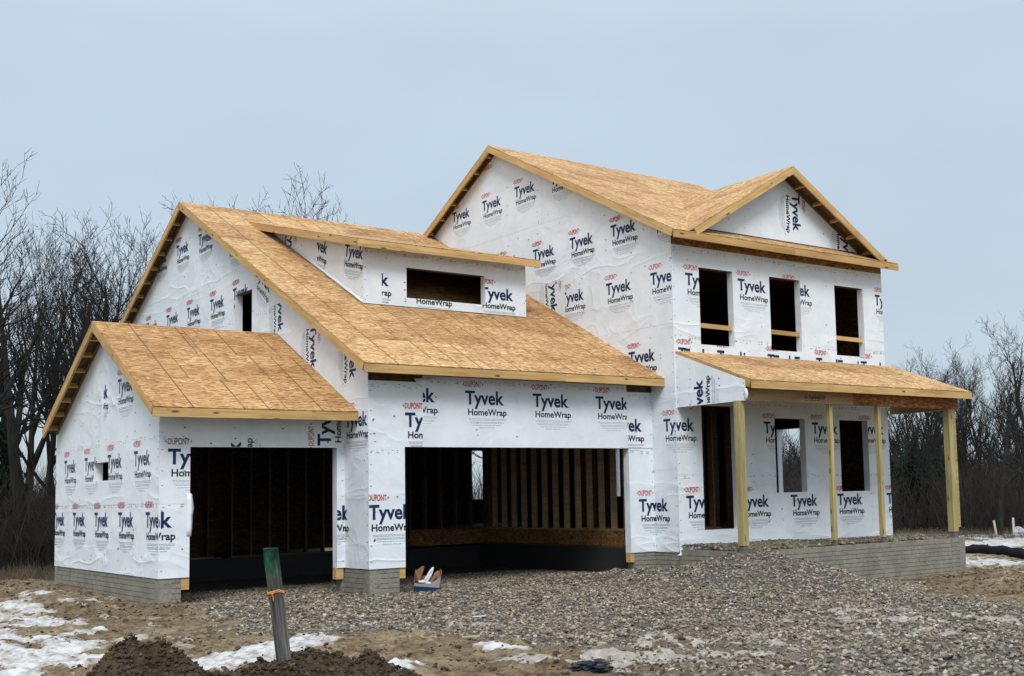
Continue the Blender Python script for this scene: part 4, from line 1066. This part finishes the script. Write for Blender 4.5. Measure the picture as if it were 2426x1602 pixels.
# ------------------------------------------------------------------ cardboard box of rubbish at the garage door
def carton():
    x, y = -4.95, .98; zb = gz1(x, y)-.02
    root = empty('cardboard_box', (x, y, zb)); label(root, 'torn open cardboard box with navy base band on gravel at the wide garage door', 'box')
    root.rotation_euler = (R(3), R(4), R(-30))
    kraft, t, b = newmat('kraft_board', .8)
    n_ = noise(t, coords(t, (3, 3, 3)), 2, 3); t.links.new(ramp(t, n_, [(.3, (.27, .14, .08)), (.7, (.36, .20, .12))]).outputs[0], b.inputs['Base Color'])
    prt = flat('box_grey', (.30, .29, .30), .7); nv = flat('box_navy', (.01, .03, .09), .6)
    w_, d_ = .43, .30
    def panel(nm, V, mt):
        o = link(bpy.data.objects.new(nm, mesh_data(nm, V, [tuple(range(len(V)))], [mt])), root); s_ = o.modifiers.new('s', 'SOLIDIFY'); s_.thickness = .005; return o
    panel('front_panel', [(-w_/2, -d_/2, .085), (w_/2, -d_/2, .07), (w_/2+.01, -d_/2, .27), (w_/2-.06, -d_/2, .20), (.05, -d_/2, .135), (-.1, -d_/2, .125), (-w_/2, -d_/2, .14)], prt)
    panel('navy_band', [(-w_/2, -d_/2-.001, 0), (w_/2, -d_/2-.001, 0), (w_/2, -d_/2-.001, .07), (-w_/2, -d_/2-.001, .085)], nv)
    panel('left_panel', [(-w_/2, d_/2, 0), (-w_/2, -d_/2, 0), (-w_/2, -d_/2, .14), (-w_/2+.0, -.02, .26), (-w_/2, d_/2, .33)], kraft)
    panel('back_panel', [(w_/2, d_/2, 0), (-w_/2, d_/2, 0), (-w_/2, d_/2, .33), (-w_/2+.08, d_/2, .24), (w_/2-.1, d_/2, .22), (w_/2, d_/2, .34)], kraft)
    panel('right_panel', [(w_/2, -d_/2, 0), (w_/2, d_/2, 0), (w_/2, d_/2, .36), (w_/2+.03, .05, .31), (w_/2, -d_/2, .27)], kraft)
    panel('flap', [(-w_/2, d_/2-.01, .12), (-w_/2+.09, .06, .15), (-w_/2+.16, .05, .40), (-w_/2+.12, d_/2-.03, .40), (-w_/2, d_/2-.01, .30)], kraft)
    wh = flat('rubbish_white', (.75, .77, .80), .5)
    pr_ = link(bpy.data.objects.new('rubbish', None), root)
    bpy.data.objects.remove(pr_)
    for (cx, cy, cz, sx_, sy_, sz_, rx, nm, mt) in ((.02, -.03, .25, .045, .04, .16, .5, 'rubbish_wrapper', wh), (-.09, -.08, .15, .07, .05, .035, .0, 'rubbish_wrapper', wh), (.03, -.10, .135, .06, .04, .025, .2, 'rubbish_wrapper', wh), (.11, .0, .22, .03, .05, .14, .45, 'rubbish_scrap', kraft)):
        bm = bmesh.new(); bmesh.ops.create_icosphere(bm, subdivisions=2, radius=1)
        for vv in bm.verts: vv.co *= random.uniform(.72, 1.2)
        bmesh.ops.scale(bm, vec=(sx_, sy_, sz_), verts=bm.verts); me = bpy.data.meshes.new(nm); bm.to_mesh(me); bm.free(); me.materials.append(mt)
        o = link(bpy.data.objects.new(nm, me), root); o.location = (cx, cy, cz); o.rotation_euler = (0, rx, 0)
carton()

# ------------------------------------------------------------------ small things lying about
SCR = flat('scrap_wood', (.50, .40, .27), .8)
def scrap(x, y, L, w_, ang, lab, mat=SCR, name='wood_scrap', cat='wood scrap', group=None, th=.018):
    z = gz1(x, y)
    o = link(bpy.data.objects.new(name, mesh_data(name, [(-L/2, -w_/2, 0), (L/2, -w_/2*.8, 0), (L/2*.96, w_/2, 0), (-L/2*.97, w_/2*.9, 0), (-L/2, -w_/2, th), (L/2, -w_/2*.8, th*.8), (L/2*.96, w_/2, th), (-L/2*.97, w_/2*.9, th*.9)], BOXF, [mat])))
    o.location = (x, y, z+.02); o.rotation_euler = (random.uniform(-.08, .08), random.uniform(-.06, .06), ang); label(o, lab, cat, group)
scrap(-10.0, -.5, .17, .035, .2, 'pale stick on brown soil before the small garage')
scrap(-9.55, -2.9, .14, .04, -.1, 'short pale offcut on soil in front of the small garage door')
scrap(-11.15, 2.2, .30, .03, .9, 'thin stick lying at the far edge of the left snow patch')
scrap(-6.8, -6.15, .26, .03, -.5, 'long pale splinter on the gravel below the wide garage door')
scrap(-8.15, -5.6, .20, .025, -.6, 'narrow splinter beside the small dirty snow lump')
scrap(-4.35, -4.3, .24, .022, -.3, 'thin white stick on open gravel in the middle ground', flat('pale', (.6, .57, .5)))
scrap(-7.05, -3.95, .26, .09, -.7, 'flat bluish white sheet scrap on the gravel', flat('sheet_scrap', (.62, .68, .72)), 'plastic_scrap', 'plastic scrap', th=.012)
def crumple(x, y, s_, mat, name, lab, cat):
    bm = bmesh.new(); bmesh.ops.create_icosphere(bm, subdivisions=3, radius=1)
    for v in bm.verts: v.co *= random.uniform(.65, 1.25)
    bmesh.ops.scale(bm, vec=s_, verts=bm.verts); me = bpy.data.meshes.new(name); bm.to_mesh(me); bm.free(); me.materials.append(mat)
    o = link(bpy.data.objects.new(name, me)); o.location = (x, y, gz1(x, y)+s_[2]*.5); o.rotation_euler = (0, 0, -.6); label(o, lab, cat); return o
crumple(-8.72, -8.50, (.19, .07, .05), flat('black_plastic', (.008, .012, .022), .35), 'plastic_sheet', 'crumpled black plastic sheet half buried at the near edge of the gravel', 'plastic sheet')
crumple(21.7, 6.75, (.24, .16, .24), flat('grey_sack', (.42, .42, .43), .8), 'sack', 'grey sack leaning by the far survey lath', 'sack')
def lath(x, y, h, lean, lab):
    z = gz1(x, y); root = link(bpy.data.objects.new('survey_lath', mesh_data('survey_lath', boxv(-.035, .035, -.02, .02, -.2, h), BOXF, [flat('lath_wood', (.55, .50, .40), .8)])))
    root.location = (x, y, z); root.rotation_euler = (0, lean, -.6); label(root, lab, 'survey lath', 'survey laths at the edge of the woods')
lath(21.29, 7.34, .60, -.13, 'leaning survey lath at the edge of the woods, left of the grey sack')
lath(21.48, 6.79, .70, 0.0, 'upright survey lath standing in front of the grey sack')
def silt():
    pts = [(12.6, 5.0), (12.2, 3.6), (11.75, 2.3), (11.45, 1.5), (11.3, .7), (11.15, -.2), (10.9, -1.2), (10.6, -2.6), (10.2, -4.4)]
    P = []
    for (a, b), (c, d) in zip(pts[:-1], pts[1:]):
        for k_ in range(5): t_ = k_/5; P.append((a+(c-a)*t_, b+(d-b)*t_))
    root = empty('silt_fence', (pts[0][0], pts[0][1], gz1(*pts[0]))); label(root, 'low sagging black fabric silt fence across the soil right of the house', 'silt fence')
    V = []; F = []; r0 = Vector(root.location)
    for i, (a, b) in enumerate(P):
        z = gz1(a, b); h = .24+.015*math.sin(i*.9)+random.uniform(-.01, .01); dx = .03*math.sin(i*1.3)
        V += [(a-r0.x, b-r0.y, z-.05-r0.z), (a+dx*.5-r0.x, b-r0.y, z+h*.5-r0.z), (a+dx-r0.x, b-r0.y, z+h-r0.z)]
    for i in range(len(P)-1):
        for k_ in range(2): F.append((i*3+k_, (i+1)*3+k_, (i+1)*3+k_+1, i*3+k_+1))
    o = link(bpy.data.objects.new('fabric', mesh_data('fabric', V, F, [flat('silt_fabric', (.010, .012, .016), .6)], smooth=True)), root); s_ = o.modifiers.new('s', 'SOLIDIFY'); s_.thickness = .012
    for i in range(0, len(P), 9):
        a, b = P[i]; z = gz1(a, b)
        q = box('fence_stake', a+.03-r0.x, a+.06-r0.x, b-.015-r0.y, b+.015-r0.y, z-.2-r0.z, z+.25-r0.z, M['joist'], root)
silt()

# ------------------------------------------------------------------ trees
def unit(v):
    l = math.sqrt(v[0]*v[0]+v[1]*v[1]+v[2]*v[2]) or 1; return (v[0]/l, v[1]/l, v[2]/l)
def gen_tree(seed, H, r0, spread=.62, lean=0.0, first=.30, maxl=4, nch=(11, 7, 5, 3), upb=.11, thin=.0100):
    rd = random.Random(seed); lines = []
    def grow(p, d, L, r, lvl):
        n = (9, 6, 5, 4, 3)[lvl]; pts = [(p, r)]; dirs = [d]
        wob = (.045, .085, .11, .13, .15)[lvl]
        for i in range(n):
            u_ = upb*(1 if lvl else .3)
            d = unit((d[0]+rd.gauss(0, wob), d[1]+rd.gauss(0, wob), d[2]+rd.gauss(0, wob)*.7+u_))
            p = (p[0]+d[0]*L/n, p[1]+d[1]*L/n, p[2]+d[2]*L/n)
            tt = (i+1)/n
            rr = max(r*(1-.80*tt) if lvl else r*(1-.85*tt**.9), thin*.55)
            pts.append((p, rr)); dirs.append(d)
        lines.append(pts)
        if lvl >= maxl: return
        k = nch[lvl]; k = max(2, int(k*rd.uniform(.75, 1.25)))
        for j in range(k):
            lo = first if lvl == 0 else .2
            t_ = lo+(1-lo)*((j+rd.random())/k)
            idx = min(int(t_*n), n-1); f_ = t_*n-idx
            a, b = pts[idx], pts[idx+1]
            q = tuple(a[0][c]+(b[0][c]-a[0][c])*f_ for c in range(3)); rq = a[1]+(b[1]-a[1])*f_
            dd = dirs[idx+1]
            az_ = rd.uniform(0, 6.283); an = rd.uniform(.42, .95)*spread/.62
            if lvl == 0: an = rd.uniform(.5, .95)*spread/.62*(1.05-.45*t_)
            ref = (0, 0, 1) if abs(dd[2]) < .9 else (1, 0, 0)
            e1 = unit((dd[1]*ref[2]-dd[2]*ref[1], dd[2]*ref[0]-dd[0]*ref[2], dd[0]*ref[1]-dd[1]*ref[0]))
            e2 = (dd[1]*e1[2]-dd[2]*e1[1], dd[2]*e1[0]-dd[0]*e1[2], dd[0]*e1[1]-dd[1]*e1[0])
            ca, sa = math.cos(an), math.sin(an); cz, sz = math.cos(az_), math.sin(az_)
            nd = unit(tuple(dd[c]*ca+(e1[c]*cz+e2[c]*sz)*sa for c in range(3)))
            if lvl == 0: cl = H*rd.uniform(.34, .52)*(1.06-.55*t_)
            else: cl = L*rd.uniform(.42, .70)*(1.05-.30*t_)
            grow(q, nd, cl, max(min(rq*.78, r*.60), thin), lvl+1)
    grow((0, 0, -.3), unit((lean, 0, 1)), H*.93, r0, 0)
    # normalise height
    apex = max((p[0] for l in lines for p in l), key=lambda q: q[2]); top = apex[2]; s_ = H/top
    lines = [[((p[0]-apex[0]*max(p[2], 0)/top, p[1]-apex[1]*max(p[2], 0)/top, p[2]), r) for p, r in l] for l in lines]
    def tubes(ls, sides):
        V = []; F = []
        for l in ls:
            base = len(V); m_ = len(l)
            for i, (p, r) in enumerate(l):
                q = l[min(i+1, m_-1)][0]; o = l[max(i-1, 0)][0]
                d = unit((q[0]-o[0], q[1]-o[1], q[2]-o[2])); ref = (0, 0, 1) if abs(d[2]) < .8 else (1, 0, 0)
                e1 = unit((d[1]*ref[2]-d[2]*ref[1], d[2]*ref[0]-d[0]*ref[2], d[0]*ref[1]-d[1]*ref[0]))
                e2 = (d[1]*e1[2]-d[2]*e1[1], d[2]*e1[0]-d[0]*e1[2], d[0]*e1[1]-d[1]*e1[0])
                for k in range(sides):
                    a = 6.2832*k/sides; c, s2 = math.cos(a)*r, math.sin(a)*r
                    V.append(((p[0]+e1[0]*c+e2[0]*s2)*s_, (p[1]+e1[1]*c+e2[1]*s2)*s_, (p[2]+e1[2]*c+e2[2]*s2)*s_))
            for i in range(m_-1):
                for k in range(sides):
                    k2 = (k+1) % sides
                    F.append((base+i*sides+k, base+i*sides+k2, base+(i+1)*sides+k2, base+(i+1)*sides+k))
        return np.array(V), np.array(F)
    big = [l for l in lines if l[0][1] > .045]; small = [l for l in lines if l[0][1] <= .045]
    return tubes(big, 6), tubes(small, 3)
TREES = []
specs = [dict(seed=11, H=13, r0=.27, spread=.58), dict(seed=23, H=12, r0=.21, spread=.50, upb=.15), dict(seed=37, H=12, r0=.26, spread=.66, first=.22), dict(seed=41, H=11, r0=.19, spread=.50, upb=.16, lean=.12), dict(seed=59, H=12, r0=.36, spread=.66, first=.33, nch=(10, 7, 5, 3))]
for i, sp_ in enumerate(specs):
    (V1, F1), (V2, F2) = gen_tree(**sp_)
    TREES.append((np_mesh('trunk', V1, F1, M['bark'], True), np_mesh('crown', V2, F2, M['twig'], False), sp_['H']))
CAMR = 1403.0
def dir_at(Dx):
    """ground direction of a picture column, from the calibrated camera"""
    t_ = (Dx*1.02147-CAMR)/2821.5
    d = Vector((.6129, .7901, 0))+Vector((.7901, -.6129, 0))*t_
    d.normalize(); return d
def horizon(Dx): return (1203.9-(1203.9-1146.9)*(Dx*1.02147)/2426)/1.02147
def place_tree(Dx, topD, dist, var, lab=None, group=None, width=1.0, name='bare_tree', zr=None):
    d = dir_at(Dx); p = Vector((CAM.x, CAM.y, 0))+d*dist
    t_ = (Dx*1.02147-CAMR)/2821.5
    sl = (horizon(Dx)-topD)*1.02147/2821.5/math.sqrt(1+t_*t_)
    zb = gz1(p.x, p.y); H = CAM.z+sl*dist-zb
    tr, cr, h0 = TREES[var]
    root = empty(name, (p.x, p.y, zb-.05)); s_ = H/h0
    root.scale = (s_*width, s_*width, s_); root.rotation_euler = (0, 0, random.uniform(0, 6.28) if zr is None else zr)
    link(bpy.data.objects.new('trunk', tr), root); link(bpy.data.objects.new('crown', cr), root)
    label(root, lab, 'tree', group); return root
GL, GH, GR_ = 'bare trees in the stand left of the house', 'bare treetops beyond the roofs', 'bare trees in the woods right of the house'
place_tree(-165, 335, 31, 0, 'tree whose branches reach in at the left edge of the picture', GL, 1.1)
place_tree(62, 520, 33, 4, 'thickest dark trunk in the stand just left of the small garage', GL, .9)
place_tree(238, 440, 40, 0, 'tallest fine-twigged tree above the small garage roof peak', GL, .9)
place_tree(312, 462, 42, 1, 'slim tree right of the tallest one, beside the larger garage gable', GL, 1.0)
place_tree(120, 468, 38, 0, 'round-crowned bare tree in the middle of the left stand', GL)
place_tree(60, 475, 44, 1, 'upright bare tree above the thick trunk near the left edge', GL)
for Dx, tp, ds, vr in ((20, 520, 37, 2), (95, 500, 46, 3), (180, 510, 42, 1), (205, 590, 36, 3), (270, 480, 50, 2), (350, 545, 46, 1), (385, 620, 46, 0), (140, 660, 35, 3), (330, 620, 38, 3)):
    place_tree(Dx, tp, ds, vr, 'slender bare tree in the dense stand left of the house', GL, random.uniform(.9, 1.15))
place_tree(668, 388, 44, 2, 'tallest bare treetop showing above the dormer roof', GH, 1.0)
place_tree(605, 415, 50, 0, 'thin forked treetop just left of the tallest one above the dormer', GH, .9)
place_tree(775, 432, 50, 0, 'rightmost small treetop above the dormer roof', GH, .9)
place_tree(492, 440, 60, 2, 'faint wispy treetop over the larger garage ridge', GH, .8)
for Dx, tp, ds, vr in ((600, 470, 60, 0), (745, 470, 58, 3), (820, 490, 60, 0), (455, 470, 64, 0)): place_tree(Dx, tp, ds, vr, 'low treetop peeping over the garage roof ridge', GH, .8)
place_tree(2255, 762, 58, 0, 'tallest bare tree right of the porch, its crown clear of the rest', GR_, 1.1)
place_tree(2300, 800, 45, 3, 'dark leaning tree near the right edge, bending left', GR_, 1.3, zr=2.5)
place_tree(2395, 700, 40, 2, 'tree beyond the right edge sending crooked boughs into view', GR_, 1.0)
place_tree(2110, 812, 72, 1, 'small fan-shaped tree showing above the porch roof end', GR_, 1.2)
place_tree(2150, 825, 66, 2, 'bare tree seen between the main block and the last porch post', GR_, 1.0)
for Dx, tp, ds, vr in ((2100, 835, 62, 0), (2195, 795, 64, 0), (2160, 822, 70, 2), (2270, 800, 66, 2), (2345, 835, 58, 0), (2075, 850, 80, 2), (2190, 840, 60, 1), (2215, 820, 70, 3), (2330, 850, 60, 0), (2365, 880, 66, 1), (2280, 900, 52, 1), (2125, 880, 54, 3), (2175, 900, 48, 1), (2240, 880, 48, 3), (2350, 960, 48, 2), (1830, 900, 60, 0), (1860, 930, 52, 2), (1800, 950, 66, 1), (2060, 960, 60, 0), (1115, 800, 55, 0), (1090, 820, 62, 2)):
    place_tree(Dx, tp, ds, vr, 'bare tree in the tangled woods right of the house', GR_, random.uniform(.9, 1.25))
# conifers
def conifer(Dx, topD, dist, lab, wide=1.0, seed=1):
    rd = random.Random(seed)
    d = dir_at(Dx); p = Vector((CAM.x, CAM.y, 0))+d*dist; t_ = (Dx*1.02147-CAMR)/2821.5
    sl = (horizon(Dx)-topD)*1.02147/2821.5/math.sqrt(1+t_*t_); zb = gz1(p.x, p.y); H = CAM.z+sl*dist-zb
    root = empty('conifer', (p.x, p.y, zb)); label(root, lab, 'conifer', 'dark conifers in the woods')
    V = []; F = []
    for k in range(6): a = k*1.047; V.append((math.cos(a)*.12, math.sin(a)*.12, -.2))
    V.append((0, 0, H*.97)); F = [(k, (k+1) % 6, 6) for k in range(6)]
    link(bpy.data.objects.new('trunk', mesh_data('trunk', V, F, [M['bark']])), root)
    V = []; F = []; z = .4
    while z < H*.98:
        rad = (H-z)*.30*wide*rd.uniform(.75, 1.2)+.12
        for _ in range(7):
            a = rd.uniform(0, 6.283); L = rad*rd.uniform(.7, 1.15); ca, sa = math.cos(a), math.sin(a)
            n_ = max(4, int(L/.11))
            for i in range(n_):
                t2 = (i+.5)/n_; x = ca*L*t2; y = sa*L*t2; zz = z+.12*L*t2-.45*L*t2*t2+.18*L*t2**3
                for s2 in (-1, 1):
                    for _q in range(2):
                        w_ = .34*(1-t2*.55)*min(1, L)*rd.uniform(.5, 1.2); px, py = -sa*s2, ca*s2; b_ = len(V)
                        dz = -rd.uniform(.02, .28)*w_
                        V += [(x, y, zz), (x+px*w_+ca*w_*.7, y+py*w_+sa*w_*.7, zz+dz), (x+ca*.09+px*.03, y+sa*.09+py*.03, zz+.05)]; F.append((b_, b_+1, b_+2))
                        b_ = len(V); V += [(x, y, zz), (x+px*w_*.6+ca*w_*.3, y+py*w_*.6+sa*w_*.3, zz+dz-.10), (x+ca*.12, y+sa*.12, zz-.02)]; F.append((b_, b_+1, b_+2))
        z += .17
    link(bpy.data.objects.new('crown', mesh_data('crown', V, F, [M['needle']])), root)
conifer(2, 975, 36, 'dark spruce at the left edge of the picture', 1.1, 3)
conifer(2108, 1012, 50, 'broad dark conifer seen just right of the main block corner', 1.5, 5)
conifer(2165, 1045, 55, 'smaller dark conifer left of the last porch post', 1.3, 8)
conifer(2060, 1060, 58, 'dark conifer half hidden behind the main block corner', 1.2, 9)

# underbrush, dry grass and far woods: nobody could count them
def stems_mesh(n, hmin, hmax, spread, rd, segs=3, rad=.012, side=3):
    V = []; F = []
    def tube(p, d, L, r, ns):
        base = len(V)
        for i in range(ns+1):
            rr = r*(1-.8*i/ns)
            for k in range(3): a = 2.094*k; V.append((p[0]+math.cos(a)*rr, p[1]+math.sin(a)*rr, p[2]))
            if i < ns:
                d = unit((d[0]+rd.gauss(0, .16), d[1]+rd.gauss(0, .16), d[2]+rd.gauss(0, .05))); 
                if i < ns: pp = (p[0]+d[0]*L/ns, p[1]+d[1]*L/ns, p[2]+d[2]*L/ns); mids.append((p, d)); p = pp
        for i in range(ns):
            for k in range(3): k2 = (k+1) % 3; F.append((base+i*3+k, base+i*3+k2, base+(i+1)*3+k2, base+(i+1)*3+k))
    for _ in range(n):
        a = rd.uniform(0, 6.283); q = rd.random()**.5*spread; h = rd.uniform(hmin, hmax); mids = []
        tube((math.cos(a)*q, math.sin(a)*q, -.1), unit((rd.gauss(0, .3), rd.gauss(0, .3), 1)), h, rad*rd.uniform(.6, 1.3), segs)
        for m_, d in list(mids)[1:]:
            for _k in range(side):
                tube(m_, unit((d[0]+rd.gauss(0, .8), d[1]+rd.gauss(0, .8), d[2]*.6+.3)), h*rd.uniform(.2, .4), rad*.5, 2)
    return np.array(V), np.array(F)
rd = random.Random(5)
TEMPL = [stems_mesh(36, 1.0, 3.2, 1.1, rd) for _ in range(4)]
def mass(name, places, mat, templ=TEMPL, lab=None):
    Vs = []; Fs = []; n = 0
    for (x, y, s_, sz) in places:
        V, F = templ[rd.randrange(len(templ))]; a = rd.uniform(0, 6.28); c, q = math.cos(a), math.sin(a)
        W = np.c_[(V[:, 0]*c-V[:, 1]*q)*s_+x, (V[:, 0]*q+V[:, 1]*c)*s_+y, V[:, 2]*sz+gz1(x, y)]
        Vs.append(W); Fs.append(F+n); n += len(V)
    o = link(bpy.data.objects.new(name, np_mesh(name, np.concatenate(Vs), np.concatenate(Fs), mat))); label(o, kind='stuff')
def band(D0, D1, d0, d1, n, s0, s1, zk=1.0):
    r_ = []
    for _ in range(n):
        d = dir_at(rd.uniform(D0, D1)); ds = rd.uniform(d0, d1); s_ = rd.uniform(s0, s1); r_.append((CAM.x+d.x*ds, CAM.y+d.y*ds, s_, s_*zk*rd.uniform(.8, 1.2)))
    return r_
mass('underbrush', band(-90, 330, 30, 42, 95, .55, .95)+band(-90, 420, 42, 55, 40, .8, 1.2), M['brush'])
mass('thicket', band(2030, 2450, 46, 60, 85, .7, 1.2)+band(1700, 2450, 60, 78, 60, 1.0, 1.6), M['brush'])
mass('thicket', band(900, 1250, 42, 60, 25, .9, 1.4), M['brush'])
FT = [stems_mesh(30, 1.2, 3.0, 1.5, rd, 3, .03, 2) for _ in range(3)]
mass('distant_woods', band(-120, 480, 70, 95, 45, 1.2, 1.7)+band(1650, 2480, 90, 125, 75, 1.8, 2.8), M['brush'], FT)
DG = [stems_mesh(80, .12, .42, 1.2, rd, 2, .007, 0) for _ in range(3)]
mass('dry_grass', band(-60, 140, 28.5, 33, 40, .8, 1.2)+band(2035, 2420, 42.5, 48, 75, .7, 1.1), M['dry'], DG)
